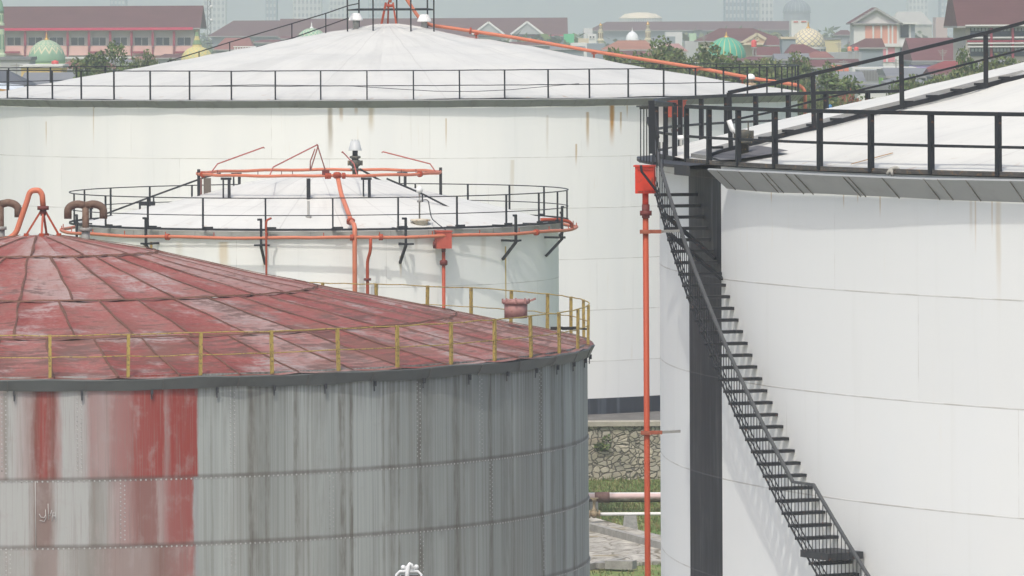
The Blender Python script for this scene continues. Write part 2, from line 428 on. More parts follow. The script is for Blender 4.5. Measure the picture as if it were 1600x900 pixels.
# red and grey riveted shell: worn paint patches, rain streaks, seams
A_COURSES = [6.33, 4.755, 3.18, 1.605]
def rusty_shell(name, tank):
    R = tank.R
    t = NT(name); u, v = t.uv()
    def U(x): return tank.hit(x, 680)[0]*R
    u0, u1 = U(-60), U(345)
    def ramp_for(stops):
        return t.ramp(t.mul(t.sub(t.add(u, jag), u0), 1/(u1-u0)), [(max(0, min(1, (U(x)-u0)/(u1-u0))), c) for x, c in stops])
    nj = t.noise(t.comb(t.mul(u, 7), t.mul(v, .9), 2), 1, 5, .7)
    jag = t.mul(t.sub(nj, .5), .26)
    def cyc(z): return t.math('GREATER_THAN', v, z)
    pale = (.335, .345, .332); pk = (.285, .185, .175); red = (.235, .038, .029); rb = (.165, .058, .045); gr = (.26, .275, .275); dirt = (.215, .205, .185)
    def bl(a, b, k): return tuple(lerp(x, y, k) for x, y in zip(a, b))
    c1 = ramp_for([(-40, pk), (2, bl(pk, pale, .5)), (9, dirt), (16, pale), (34, bl(pale, pk, .4)), (46, bl(pk, dirt, .4)), (56, rb), (68, red), (84, rb), (91, pk), (100, pale),
                   (133, bl(pale, pk, .2)), (141, pk), (165, bl(pk, pale, .25)), (176, bl(pk, red, .25)), (203, bl(pk, red, .5)), (212, bl(red, pk, .12)), (254, red), (259, bl(red, pk, .8)), (268, red), (309, red), (312, gr)])
    c2 = ramp_for([(-40, pale), (44, pale), (55, bl(rb, dirt, .6)), (76, bl(rb, dirt, .5)), (88, pale), (136, pale), (144, dirt), (164, bl(pale, dirt, .5)), (176, bl(pk, pale, .4)), (200, pk),
                   (214, bl(rb, pk, .3)), (243, bl(rb, pk, .35)), (248, bl(pk, pale, .3)), (262, bl(pk, red, .4)), (267, bl(red, pk, .3)), (299, bl(red, pk, .18)), (302, gr)])
    c3 = ramp_for([(-40, bl(dirt, pale, .4)), (44, bl(pale, dirt, .3)), (55, bl(rb, dirt, .75)), (86, bl(pk, dirt, .6)), (95, bl(pale, dirt, .3)), (140, dirt), (176, bl(pk, dirt, .5)),
                   (228, bl(pk, dirt, .5)), (250, bl(rb, dirt, .3)), (270, bl(rb, pk, .5)), (300, bl(red, pk, .5)), (304, gr)])
    patch = t.mix(cyc(6.33), t.mix(cyc(4.755), c3, c2), c1)
    # wear of the red: vertical scratches of paler metal
    sc1 = t.noise(t.comb(t.mul(u, 5), t.mul(v, .35), 0), 1, 5, .62)
    sc2 = t.noise(t.comb(t.mul(u, 26), t.mul(v, .5), 1), 1, 3)
    sm = t.noise(t.comb(t.mul(u, 2.2), t.mul(v, 1.6), 4), 1, 5, .65)
    inpatch = t.math('LESS_THAN', u, U(305))
    worn = t.mul(t.step(t.add(t.mul(sc1, .55), t.mul(sm, .45)), .50, .70), .34)
    patch = t.mix(t.mul(worn, inpatch), patch, (.42, .38, .37))
    patch = t.mix(t.mul(t.step(sc2, .50, .72), .45), patch, (.20, .17, .155))
    sc3 = t.noise(t.comb(t.mul(u, 11), t.mul(v, .22), 8), 1, 4, .65)
    patch = t.mix(t.mul(t.step(sc3, .52, .70), .42), patch, (.20, .145, .13))
    patch = t.mix(t.mul(t.step(sm, .52, .70), .30), patch, (.25, .215, .20))
    # grey plates: brown-black run-off streaks of several widths
    m1 = t.noise(t.comb(t.mul(u, .62), t.mul(v, .05), 7), 1, 3)
    m2 = t.noise(t.comb(t.mul(u, 2.1), t.mul(v, .06), 11), 1, 4, .6)
    m3 = t.noise(t.comb(t.mul(u, 9.0), t.mul(v, .12), 13), 1, 3)
    m4 = t.noise(t.comb(t.mul(u, 26.0), t.mul(v, .10), 17), 1, 2)
    g = t.mix(t.step(m1, .40, .60), (.228, .248, .234), (.312, .34, .325))
    g = t.mix(t.mul(t.step(m2, .48, .64), .45), g, (.17, .168, .148))
    g = t.mix(t.mul(t.step(m3, .52, .70), .30), g, (.16, .158, .14))
    g = t.mix(t.mul(t.step(m4, .56, .70), .26), g, (.095, .094, .084))
    g = t.mix(t.mul(t.mul(t.step(m4, .30, .44), t.sub(1.0, t.step(m4, .44, .5))), .18), g, (.40, .41, .40))
    gb = t.noise(t.comb(t.mul(u, 1.5), t.mul(v, 1.5), 5), 1, 5, .7)
    g = t.mix(t.mul(t.step(gb, .55, .75), .25), g, (.18, .172, .145))
    # long run-off stains from the roof edge, the same through every course
    pat = t.noise(t.comb(t.mul(u, 9), t.mul(v, 1.1), 21), 1, 5, .7); uw = t.add(u, t.mul(t.sub(t.noise(t.comb(t.mul(u, 4), t.mul(v, .5), 9), 1, 3), .5), .12))
    acc = 0.0
    for x, w, st in ((392, 9, .8), (417, 6, .75), (404, 20, .4), (462, 6, .75), (480, 3, .4), (534, 9, .8), (548, 4, .95), (500, 16, .3), (598, 4, .5), (612, 9, .55), (622, 3, .7), (655, 6, .9), (668, 12, .4), (712, 8, .75), (724, 3, .5), (765, 5, .85), (790, 12, .4), (800, 3, .7), (845, 5, .95), (863, 5, .6), (878, 3, .8), (896, 6, .8), (330, 3, .35), (352, 5, .3)):
        wm = w*.0128/max(.25, math.cos(A.hit(x, 680)[0])); ss = t.mul(t.sub(1.0, t.step(t.math('ABSOLUTE', t.sub(uw, U(x))), wm*.25, wm*1.15)), st)
        acc = t.math('MAXIMUM', acc, ss)
    g = t.mix(t.mul(acc, t.add(.24, t.mul(t.step(pat, .3, .7), .76))), g, (.098, .091, .072))
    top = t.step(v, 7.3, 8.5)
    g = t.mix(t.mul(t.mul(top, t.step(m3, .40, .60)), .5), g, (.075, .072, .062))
    c = t.mix(t.step(t.add(u, t.mul(jag, .35)), U(306), U(312)), patch, g)
    # grime along the horizontal seams, with shade under the rivets painted in
    for z in A_COURSES:
        d = t.math('ABSOLUTE', t.sub(v, z))
        s = t.mul(t.sub(1.0, t.step(d, .01, .09)), t.add(.15, t.mul(gb, .7)))
        c = t.mix(s, c, (.075, .06, .05))
        blob = t.mul(t.sub(1.0, t.step(d, .05, .34)), t.step(t.noise(t.comb(t.mul(u, .8), z*3.1, 0), 1, 2), .62, .72))
        c = t.mix(t.mul(blob, .45), c, (.07, .06, .055))
    t.bump(t.add(t.mul(m2, .6), t.mul(m1, 1.2)), .35, .02)
    return t.done(c, t.add(.5, t.mul(m3, .25)))

def red_roof(name):
    t = NT(name); v = t.coord('Object'); pv = t.attr('panel'); ed = t.attr('edge'); u, r = t.uv()
    n1 = t.noise(v, .42, 5, .62); n2 = t.noise(v, 2.0, 6, .72); nf = t.noise(v, 9.0, 4, .7)
    n3 = t.noise(t.comb(t.mul(u, 62.0), t.mul(r, 5.5), 0), 1, 5, .7)
    n4 = t.noise(t.comb(t.mul(u, 260.0), t.mul(r, .9), 3), 1, 3)
    k = t.add(t.add(t.mul(pv, .36), t.mul(n1, .55)), t.add(t.mul(n2, .52), t.mul(nf, .26)))
    k = t.sub(t.sub(k, .22), t.mul(ed, .30))
    c = t.ramp(k, [(.34, (0.194, 0.041, 0.031)), (.48, (0.245, 0.065, 0.052)), (.60, (0.270, 0.102, 0.086)), (.70, (0.295, 0.155, 0.134)), (.82, (0.324, 0.224, 0.205))])
    c = t.mix(t.mul(t.step(n4, .52, .72), .35), c, (0.202, 0.056, 0.045))
    c = t.mix(t.mul(t.step(nf, .50, .72), .30), c, (0.331, 0.218, 0.192))
    out = t.step(r, 1.0, 14.0)
    sc_ = t.step(t.add(t.add(t.mul(n2, .34), t.mul(n3, .42)), t.add(t.mul(n1, .28), t.mul(out, .085))), .560, .645)
    c = t.mix(t.mul(sc_, .78), c, (0.097, 0.048, 0.035))
    brn = t.step(t.noise(v, .7, 4, .6), .50, .66)
    c = t.mix(t.mul(t.mul(brn, out), .75), c, (0.187, 0.076, 0.054))
    whit = t.mul(t.step(t.noise(v, .62, 4, .6), .50, .64), t.step(t.add(t.mul(n3, .6), t.mul(nf, .4)), .40, .56))
    c = t.mix(t.mul(whit, .72), c, (0.360, 0.294, 0.278))
    t.bump(t.add(n2, t.mul(n3, .8)), .5, .025)
    return t.done(c, t.add(.55, t.mul(n2, .25)))

# ================================================================== TANK A : red roof, riveted grey shell
A = Tank('storage_tank', 'rust-streaked grey riveted tank with a faded red dome roof and yellow guard rail', 60.1, 700, 149.1, 14.21, 0.0,
         [(0, 11.50), (.7, 11.48), (2.9, 11.13), (5.6, 10.50), (8.3, 9.95), (10.6, 9.49), (12.6, 9.07), (14.5, 8.68)])
riv_steel = paint('rivet_steel', (.42, .425, .41), .5, .35, 6, rust=.25, rustcol=(.09, .07, .06)); lap_m = paint('lap_grime', (.075, .066, .056), .8, .5, 2.2, rust=.35, rustcol=(.17, .165, .155))
sh_mb, shA = shell(A, 8.75, rusty_shell('riveted_shell', A), n=320, rows=[0, 1.605, 3.18, 4.755, 6.33, 8.75], lap=.012)
rb = MB()
def rivet(th, z, r=A.R+.05, s=.021):
    c = A.pt(th, r, z); n = Vector((math.sin(th), -math.cos(th), 0)); tx = Vector((math.cos(th), math.sin(th), 0)); up = Vector((0, 0, 1))
    ring = [rb.vert(c+(tx*math.cos(k*PI/3)+up*math.sin(k*PI/3))*s) for k in range(6)]; tip = rb.vert(c+n*s*.9)
    for k in range(6): rb.face((ring[k], ring[(k+1) % 6], tip), 0, None, True)
rows = [1.605, 3.18, 4.755, 6.33]
for k, z in enumerate(rows):
    n = int(PI*A.R/.105)
    rr = A.R+.012*(4-k)+.003
    for i in range(n):
        a = lerp(-PI/2-.2, PI/2+.3, i/n)
        rivet(a, z-.045, rr+.004, .029)
    for i in range(160):
        a, b_ = lerp(-PI/2-.2, PI/2+.3, i/160), lerp(-PI/2-.2, PI/2+.3, (i+1)/160)
        rb.quad(A.pt(a, rr+.002, z-.082), A.pt(b_, rr+.002, z-.082), A.pt(b_, rr+.002, z-.003), A.pt(a, rr+.002, z-.003), 1)
upr = {0: [6, 124, 363, 654, 751, 844], 1: [191, 517, 766, 899], 2: [12, 363, 657, 848], 3: [191, 517, 766], 4: [12, 363, 657]}
zs = [8.45]+rows[::-1]+[0]
for cidx, xs in upr.items():
    zt, zb_ = zs[cidx], zs[cidx+1]
    for x in xs:
        th = A.hit(x, 700)[0]; nz = int((zt-zb_-.15)/.105)
        rr = A.R+.012*cidx+.003
        for i in range(nz):
            z = zt-.12-i*.105
            rivet(th-.0034, z, rr+.004, .025); rivet(th+.0034, z-.052, rr+.004, .025)
        rb.quad(A.pt(th-.007, rr+.002, zb_+.02), A.pt(th+.007, rr+.002, zb_+.02), A.pt(th+.007, rr+.002, zt-.09), A.pt(th-.007, rr+.002, zt-.09), 1)
rivo = rb.obj('rivet_row', [riv_steel, lap_m], A.root); tag(rivo, kind='stuff')
# brackets under the skirt
bb = MB()
for i in range(34):
    th = lerp(-1.75, 1.75, i/33)+.01*math.sin(i*7.3)
    bb.box(A.pt(th, A.R+.09, 8.36), (.05, .07, .12), 0, rz=th); bb.beam(A.pt(th, A.R+.06, 8.43), A.pt(th, A.R+.06, 8.18), .03)
tag(bb.obj('skirt_bracket', grey_steel, A.root), kind='stuff')
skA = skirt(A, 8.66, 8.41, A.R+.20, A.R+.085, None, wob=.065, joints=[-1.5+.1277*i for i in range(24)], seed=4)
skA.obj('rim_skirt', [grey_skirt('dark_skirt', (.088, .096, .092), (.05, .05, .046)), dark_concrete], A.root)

# roof of lapped sheets, every sheet sagging between its ribs
rmb = MB(); pvals = []; edgev = {}
rr_ = random.Random(12)
bands = [(.0, 3.1, 28, .06), (3.05, 7.2, 34, .03), (7.15, 10.8, 46, .0), (10.75, 14.38, 60, -.0)]
import mathutils
def rz_(r, a, lift): return A.top(r)+lift*.6+.018*mathutils.noise.noise(Vector((r*.6, a*7, 3)))
for bi, (ra, rb2, N, lift) in enumerate(bands):
    off = rr_.random()*.2
    for s in range(N):
        pv = rr_.random(); a0 = 2*PI*(s+off)/N; a1 = 2*PI*(s+1+off)/N
        nu, nv = 6, 7
        grid = []; 
        for j in range(nv+1):
            r = lerp(ra, rb2, j/nv); row = []
            for i in range(nu+1):
                a = lerp(a0, a1, i/nu)
                bow = .012*math.sin(r*2.1+s)*math.sin(PI*i/nu)/max(r, 1)
                ww = .010*math.sin(r*.9+bi*2.3)/max(1, r*.25)
                sag = -.035*math.sin(PI*i/nu)*min(1, r/4)
                rw = r+.10*math.sin(PI*i/nu)*(1 if j == nv and bi < 3 else 0)-.04*rr_.random()*(j == nv and bi < 3)
                row.append(rmb.vert(A.pt(a+bow+ww, rw, rz_(rw, a, lift)+sag))); edgev[row[-1]] = math.exp(-4.5*i/nu)*(.5+.5*rr_.random())
            grid.append(row)
        for j in range(nv):
            for i in range(nu):
                uu = [(lerp(a0, a1, q/nu)/(2*PI), lerp(ra, rb2, w/nv)) for q, w in ((i, j+1), (i+1, j+1), (i+1, j), (i, j))]
                rmb.face((grid[j+1][i], grid[j+1][i+1], grid[j][i+1], grid[j][i]), 0, uu, True); pvals.append(pv)
        # lapped rib between sheets
        if bi > 0 or s % 2 == 0:
            prev = None
            for j in range(11):
                r = lerp(max(ra, .6), rb2-.03, j/10)
                a = a0+.010*math.sin(r*.9+bi*2.3)/max(1, r*.25)+.006*math.sin(r*3+s*1.7)/max(1, r*.4)
                hw = (.022+.022*abs(math.sin(r*2+s)*math.sin(r*.7+s*2.3)))/r
                cur = [rmb.vert(A.pt(a-hw, r, rz_(r, a, lift)+.016)), rmb.vert(A.pt(a, r, rz_(r, a, lift)+.032)), rmb.vert(A.pt(a+hw, r, rz_(r, a, lift)+.016))]
                if prev:
                    for q in (0, 1):
                        rmb.face((cur[q], cur[q+1], prev[q+1], prev[q]), 1); pvals.append(.3)
                prev = cur
    if bi > 0:
        prev = None
        for i in range(241):
            a = 2*PI*i/240; r = ra+.05+.05*abs(math.sin(a*N/2+1))
            cur = [rmb.vert(A.pt(a, r, rz_(r, a, lift)+.045)), rmb.vert(A.pt(a, r+.03, rz_(r+.03, a, lift)+.012))]
            if prev: rmb.face((prev[0], prev[1], cur[1], cur[0]), 1); pvals.append(.2)
            prev = cur
roofA = rmb.obj('roof', [red_roof('red_roof_sheets'), paint('red_rib', (.16, .074, .05), .8, .42, 1.6, rust=.35, rustcol=(.095, .06, .044))], A.root)
at_ = roofA.data.attributes.new('panel', 'FLOAT', 'FACE'); at_.data.foreach_set('value', pvals)
at_ = roofA.data.attributes.new('edge', 'FLOAT', 'POINT'); at_.data.foreach_set('value', [edgev.get(i, 0.0) for i in range(len(rmb.v))])

A_RZ = 8.70
pf = [A.hit(x, 560, A.R+.06)[0] for x in (78, 200, 313, 425, 529, 621, 705, 773, 830, 874, 903, 919)]
pk_ = [A.hit(x, 480, A.R+.06, True)[0] for x in (912, 892, 855, 798, 736, 667, 588, 505)]
st = pf[1]-pf[0]
extra = [pf[0]-st*i for i in range(1, 14)]
pk_ += [pk_[-1]+st*i for i in range(1, 12)]
railing(A, A.R+.06, A_RZ, 1.03, pf+pk_+extra, -PI, PI, yellow, pw=.072, rw=.016, mids=(.5,), lean=.025, sag=.03)

# double gooseneck vents near the apex
def gooseneck(x, ytop, ybot, d, w=.47):
    base = A.loc(x, ybot, d); topz = A.loc(x, ytop+8, d).z
    g = MB(); g.lathe([(.09, 0), (.09, topz-base.z)], base, 14)
    for s in (-1, 1):
        pts = [base+Vector((0, 0, topz-base.z-.02))]
        for k in range(9):
            a = PI/2*1.0-k/8*PI*.56 if False else PI/2-k/8*PI*.5
            pts.append(base+Vector((s*(.18+.28*math.cos(a)), 0, topz-base.z-.18+.18*math.sin(a)+.02)))
        pts.append(pts[-1]+Vector((0, 0, -.20)))
        g.tube(pts, .10, 12)
    o = g.obj('gooseneck_vent', rusty, A.root)
    f = MB(); f.lathe([(.16, 0), (.16, .035), (.16, .05), (.16, .085)], base+Vector((0, 0, .30)), 16); f.lathe([(.11, -.1), (.11, .3)], base, 12)
    f.obj('flange', galv, o)
    return o
gooseneck(134, 312, 379, 149.1); gooseneck(1, 310, 377, 150.0)
# hatch drum and dark debris by the far rail
hp = A.roofhit(806, 492)+Vector((0, 0, -.08))
h = MB(); h.lathe([(.30, 0), (.30, .38)], hp, 20)
ho = h.obj('roof_hatch', paint('pink_hatch', (.40, .21, .19), .6, .3, 4, rust=.15), A.root)
h = MB(); h.lathe([(.33, .36), (.35, .40), (.35, .45), (.30, .48), (0.01, .50)], hp, 20)
for k in range(8): h.box(hp+Vector((.34*math.cos(k*PI/4), .34*math.sin(k*PI/4), .44)), (.05, .05, .12))
h.beam(hp+Vector((.3, 0, .42)), hp+Vector((.52, 0, .5)), .05)
h.obj('hatch_lid', paint('pink_hatch'
                         , (.38, .17, .16)), ho)
dp = A.roofhit(880, 516)
h = MB()
for k in range(5): h.box(dp+Vector((-.25+.14*k, .1*math.sin(k*2), .05)), (.16, .12, .08), rz=k*.8)
h.beam(dp+Vector((.2, 0, .06)), dp+Vector((.62, .1, .02)), .05)
tag(h.obj('oily_rag', paint('dark_debris', (.03, .028, .028), .8, .3, 5), None, None), 'small black oily rags dropped by the yellow rail of the red roof', 'rag').location = (A.X, A.D, A.zb)

# chalk scribble on the shell
sc_mb = MB()
def scrib(pts):
    pl = []
    for x, y in pts:
        th, d = A.hit(x, y, A.R+.045); pl.append(A.pt(th, A.R+.045, at(x, y, d).z))
    sc_mb.tube(pl, .008, 5)
scrib([(61, 803), (64, 808), (69, 809), (72, 803)]); scrib([(71, 796), (72, 809), (69, 815), (62, 813)])
scrib([(75, 787), (76, 812)]); scrib([(78, 806), (81, 797)]); scrib([(82, 806), (87, 806)]); scrib([(83, 800), (81, 814)]); scrib([(86, 800), (87, 814)]); scrib([(55, 752), (56, 857)])
sc_mb.obj('chalk_mark', paint('chalk', (.5, .5, .48), .9), A.root)

# orange foam pipe arching over the apex on a tripod
p = thing('foam_pipe', 'orange swan-neck pipe arching onto a tripod at the peak of the red roof', 'pipe', (A.X, A.D, 11.4))
L = lambda x, y, d=149.1: at(x, y, d)-Vector((A.X, A.D, 11.4))
m = MB(); m.tube(fillet([L(-150, 432, 146), L(-60, 398, 147.5), L(2, 378), L(24, 368), L(43, 312), L(47, 298), L(61, 297), L(66, 304), L(67.5, 324)], .5, 6), .075, 12); m.obj('pipe', orange, p)
m = MB(); c = L(67.3, 325); m.lathe([(.15, -.05), (.15, .05)], c, 12); m.lathe([(.07, -.2), (.09, -.05)], c, 10); m.obj('flange', dark_red, p)
for x, dd in ((41, .0), (92, .0), (65, -.35), (73, .4)):
    m = MB(); q = L(x, 367, 149.1+dd); m.beam(L(67.3 + (-3 if x < 60 else 3 if x > 80 else 0), 329), q, .05); m.box(q, (.12, .12, .08)); m.obj('tripod_leg', orange_dull, p)

# ================================================================== TANK B : big white tank at the back
B = Tank('storage_tank', 'largest white tank at the back, with a caged platform on the top of its dome', 603.4, 170, 232.6, 16.59, 2.14,
         [(0, 16.97), (.5, 16.95), (.9, 16.87), (1.6, 16.74), (2.6, 16.57), (3.7, 16.38), (5.2, 16.09), (7.1, 15.76), (9.0, 15.43), (10.6, 15.13), (13.0, 14.72), (17.0, 14.07)])
def stain(T, x, y0, y1, w, s, col=(.42, .27, .10)):
    th, d = T.hit(x, y0); return (th*T.R, w, at(x, y0, d).z, at(x, y1, d).z, s, col)
stB = [stain(B, 516, 168, 262, .14, .8, (.30, .25, .17)), stain(B, 533, 168, 195, .12, .7), stain(B, 580, 168, 215, .18, .6, (.45, .36, .2)), stain(B, 556, 168, 182, .1, .6),
       stain(B, 146, 166, 240, .05, .6), stain(B, 918, 175, 240, .10, 1.0), stain(B, 956, 162, 235, .16, 1.3, (.46, .25, .07)), stain(B, 970, 175, 215, .07, 1.0),
       stain(B, 900, 225, 265, .06, .9), stain(B, 697, 185, 240, .04, .8), stain(B, 72, 190, 235, .05, .7), stain(B, 855, 180, 260, .08, .5, (.5, .45, .36)), stain(B, 980, 160, 190, .05, .8), stain(B, 800, 250, 330, .12, .5, (.5, .42, .28))]
matB = white_shell('white_shell_back', B.R, 11.91, 1.94, 6.0, stB, band=2.14+.60, grime=.65, seed=1.0)
shell(B, 14.1, matB, n=256)
m = dome_roof(B, None, amp=.065, nr=60, na=260); m.obj('roof', white_roof('white_roof_back', B.R, 20, (3.2, 7.0, 11.0), rim_rust=.45, seed=2, alb=.555), B.root)
sk = skirt(B, 14.09, 13.82, B.R+.33, B.R+.03, None, wob=.03, joints=[-1.6+.049*i+.008*math.sin(i*5) for i in range(66)], seed=8)
sk.obj('rim_skirt', [grey_skirt('grey_skirt'), galv], B.root)
th0 = B.hit(646, 130, B.R+.06)[0]
railing(B, B.R+.06, 14.10, 1.12, [th0+2*PI*i/60 for i in range(60)], -PI, PI, black, pw=.05, rw=.022, mids=(.49, .02), lean=.006, sag=.012)
# sagging cable on the front rail
cb = MB(); pts = []
for x, y in ((330, 134), (400, 132.5), (550, 134.5), (620, 139), (680, 142.5), (740, 143), (800, 140), (860, 134.5), (905, 130.5)):
    th, d = B.hit(x, y, B.R+.10); pts.append(B.pt(th, B.R+.10, at(x, y, d).z))
cb.tube(pts, .012, 5); cb.obj('cable', black, B.root)
# apex cage
R_ = lambda x, y, d=232.6: B.loc(x, y, d)
cg = MB(); xs = [(543, 231.4), (583, 230.9), (642, 230.9), (678, 231.6), (668, 234.2), (620, 234.4), (561, 234.0)]
cor = []
for x, d in xs:
    q = R_(x, 48 if d < 232 else 44, d); q.z = 16.95-B.zb - (.05 if d < 232 else 0); cor.append(q)
for a, b_ in zip(cor, cor[1:]+cor[:1]):
    for hz in (1.15, .62): cg.beam(a+Vector((0, 0, hz)), b_+Vector((0, 0, hz)), .05)
cgo = cg.obj('apex_cage', black, B.root)
for q in cor:
    pm = MB(); g0 = interp(B.prof, math.hypot(q.x, q.y))-B.zb; pm.beam((q.x, q.y, g0-.02), (q.x, q.y, q.z+1.15), .06); pm.obj('post', black, cgo)
# stairs rail going up the left of the dome
sr = MB(); tops = [(262, 96), (311, 81), (359, 66), (456, 37), (509, 21), (545, 8.5), (560, 5.5)]
for a, b_ in zip(tops, tops[1:]):
    sr.beam(R_(*a), R_(*b_), .045); 
for a, b_ in (((400, 74), (456, 60)), ((456, 60), (545, 28))): sr.beam(R_(*a), R_(*b_), .045)
sro = sr.obj('stair_rail', black, B.root)
for x, y in tops[1:-2]:
    q = R_(x, y); g0 = B.top(abs(q.x))-B.zb; pm = MB(); pm.beam(q, (q.x, q.y, g0-.02), .045); pm.obj('post', black, sro)
pm = MB(); pm.beam(R_(262, 96), R_(262, 101), .045); pm.obj('post', black, sro)
# mushroom vents
def mushroom(T, base, sc_=1.0, hood=(.40, .20)):
    m = MB(); m.lathe([(.13*sc_, -.1), (.13*sc_, .42*sc_)], base, 12); o = m.obj('mushroom_vent', galv, T.root)
    m = MB(); m.lathe([(hood[0]*sc_*1.0, .32*sc_), (hood[0]*sc_, .37*sc_), (hood[1]*sc_, .62*sc_), (.01, .64*sc_)], base, 16, smooth=False); m.obj('hood', white_paint, o)
for x, d in ((556, 232.2), (663, 232.2)):
    q = R_(x, 40, d); q.z = B.top(math.hypot(q.x, q.y))-B.zb; mushroom(B, q, .95, (.30, .18))
q = R_(1173, 128, 231); q.z = B.top(math.hypot(q.x, q.y))-B.zb
m = MB(); m.lathe([(.22, -.05), (.22, .08), (.10, .09), (.10, .28)], q, 12); o = m.obj('mushroom_vent', paint('vent_rust', (.45, .33, .22), .7, .3, 5, rust=.3), B.root)
m = MB(); m.lathe([(.18, .24), (.18, .30), (.15, .39), (.08, .45), (.01, .46)], q, 16); m.obj('hood', white_paint, o)
# concrete ring under the tank
m = MB()
m.lathe([(B.R+.55, -.35), (B.R+.55, -.02), (B.R-.2, 0.0)], (0, 0, 0), 160, caps=False); m.obj('ring_beam', dark_concrete, B.root)

# orange foam pipe over B's dome
p = thing('foam_pipe', 'long orange pipe running down the dome of the largest white tank', 'pipe', (B.X, B.D, 16.9))
P0 = Vector((B.X, B.D, 16.9)); L = lambda x, y, d=232.6: at(x, y, d)-P0
m = MB(); m.tube(fillet([L(609, 4), L(611, -14), L(624, -16), L(635, -2), L(661, 38), L(700, 43), L(800, 58), L(935, 81.5), L(1090, 106), L(1180, 123), L(1250, 133.5), L(1258, 142), L(1258.5, 400), L(1258.5, 620)], .5, 6), .074, 10); m.obj('pipe', orange, p)
for x0, x1, yb in ((603, 596, 38), (614, 619, 38), (607, 606, 37)):
    m = MB(); m.beam(L(x0, 4, 232.6), L(x1, yb, 232.6+(.6 if x0 == 607 else -.1)), .07); m.obj('tripod_leg', orange_dull, p)
m = MB(); m.lathe([(.13, -.06), (.13, .06)], L(609, 9), 12); m.obj('flange', orange_dull, p)
for x, y in ((735, 48),):
    a = L(x, y); m = MB(); m.tube([a+Vector((-.04, 0, .006)), a+Vector((.04, 0, -.006))], .13, 12); m.obj('flange', orange_dull, p)
for x, y in ((744, 49.5), (928, 80), (1087, 106), (1160, 119)):
    a = L(x, y); g0 = B.top(math.hypot(a.x, a.y))-16.9; m = MB(); m.beam(a, (a.x, a.y, g0-.03), .07); m.box((a.x, a.y, a.z-.1), (.2, .26, .05)); m.obj('pipe_support', orange_dull, p)
# dull red foam chamber on B, seen through D's rail
th, d = B.hit(1046, 170); q = B.pt(th, B.R+.38, 0)+Vector((B.X, B.D, B.zb))
p = thing('foam_chamber', 'dull red foam chamber box under the rim of the largest tank, behind black railings', 'foam chamber', (q.x, q.y, 0))
zt, zb_ = at(1046, 158, d).z, at(1046, 183, d).z
m = MB(); m.box((0, 0, (zt+zb_)/2), (.55, .5, zt-zb_), rz=th); m.box((0, 0, zt+.02), (.62, .56, .04), rz=th); m.obj('box', red_dull, p)
m = MB(); m.tube([(-.05, 0, zb_), (-.05, 0, 2.1)], .075, 10); m.obj('pipe', orange_dull, p)
m = MB(); m.lathe([(.14, -.05), (.14, .05)], (-.05, 0, zb_-.5), 12); m.obj('flange', dark_red, p)

# ================================================================== TANK C : small white tank in the middle
C = Tank('storage_tank', 'smallest white tank, ringed with orange spray pipes, between the red roof and the largest tank', 499, 400, 197.2, 8.195, 0.0,
         [(0, 11.86), (.5, 11.86), (1.0, 11.80), (2.56, 11.53), (5.1, 10.90), (8.4, 10.13)])
stC = [stain(C, 236, 378, 440, .10, 1.2, (.50, .30, .06)), stain(C, 225, 380, 470, .10, .6, (.4, .35, .25)), stain(C, 350, 378, 450, .28, .7, (.55, .42, .22)), stain(C, 790, 385, 520, .05, 1.4, (.50, .36, .12)),
       stain(C, 626, 400, 440, .06, .7), stain(C, 755, 370, 430, .16, .5, (.5, .46, .38)), stain(C, 650, 370, 400, .10, .5, (.5, .46, .38)), stain(C, 412, 400, 430, .05, .5), stain(C, 280, 378, 420, .2, .4, (.5, .45, .35))]
shell(C, 10.25, white_shell('white_shell_middle', C.R, 8.3, 1.9, 5.0, stC, grime=.55, seed=5.0), n=160)
m = dome_roof(C, None, r1=C.R+.08, amp=.03, nr=36, na=140); m.obj('roof', white_roof('white_roof_middle', C.R, 24, (2.3, 5.2), rim_rust=.5, seed=4), C.root)
sk = skirt(C, 10.17, 9.97, C.R+.13, C.R+.125, None, wob=.05, joints=[-1.6+.16*i for i in range(21)], seed=21)
sk.obj('rim_skirt', [grey_skirt('grey_skirt_middle', (.34, .345, .33), (.2, .2, .18)), galv], C.root)
rC = C.R+.33
pf = [C.hit(x, 330, rC)[0] for x in (116, 165, 231, 317, 415, 520, 622, 714, 791, 842, 871, 886)]
pb_ = [C.hit(x, 300, rC, True)[0] for x in (132, 173, 234, 300, 400, 500, 580, 649, 731, 796, 850)]
ro = railing(C, rC, 10.20, 1.07, pf+pb_, -PI, PI, black, pw=.05, rw=.02, mids=(.47,), toe=.07, lean=.004)
# short stubs where railing sections are bolted to the roof edge
sm_ = MB(); sm_.box((0, .30, .06), (.05, .62, .06)); sm_.box((0.16, .05, .10), (.36, .05, .09)); stub = sm_.mesh('rail_bracket', black)
for th in pf+pb_: inst('rail_bracket', stub, ro, C.pt(th, rC, 10.18), (0, 0, th))
# pipe brackets: upright, arm and diagonal
kb = MB()
kb.beam((0, 0, -.28), (0, 0, .62), .07); kb.beam((0, .62, -.24), (0, -.12, -.24), .07); kb.beam((0, -.02, -.27), (0, .58, -.88), .08); kb.beam((-.12, 0, .6), (.02, 0, .6), .07); kb.beam((-.24, .02, -.24), (.28, .02, -.24), .06)
kme = kb.mesh('pipe_bracket', black)
for x in (120, 228, 408, 634, 806, 878): inst('pipe_bracket', kme, C.root, C.pt(C.hit(x, 372, C.R+.62)[0], C.R+.62, 9.98), (0, 0, C.hit(x, 372, C.R+.62)[0]))
for k in range(5): inst('pipe_bracket', kme, C.root, C.pt(1.9+.6*k, C.R+.62, 9.98), (0, 0, 1.9+.6*k))
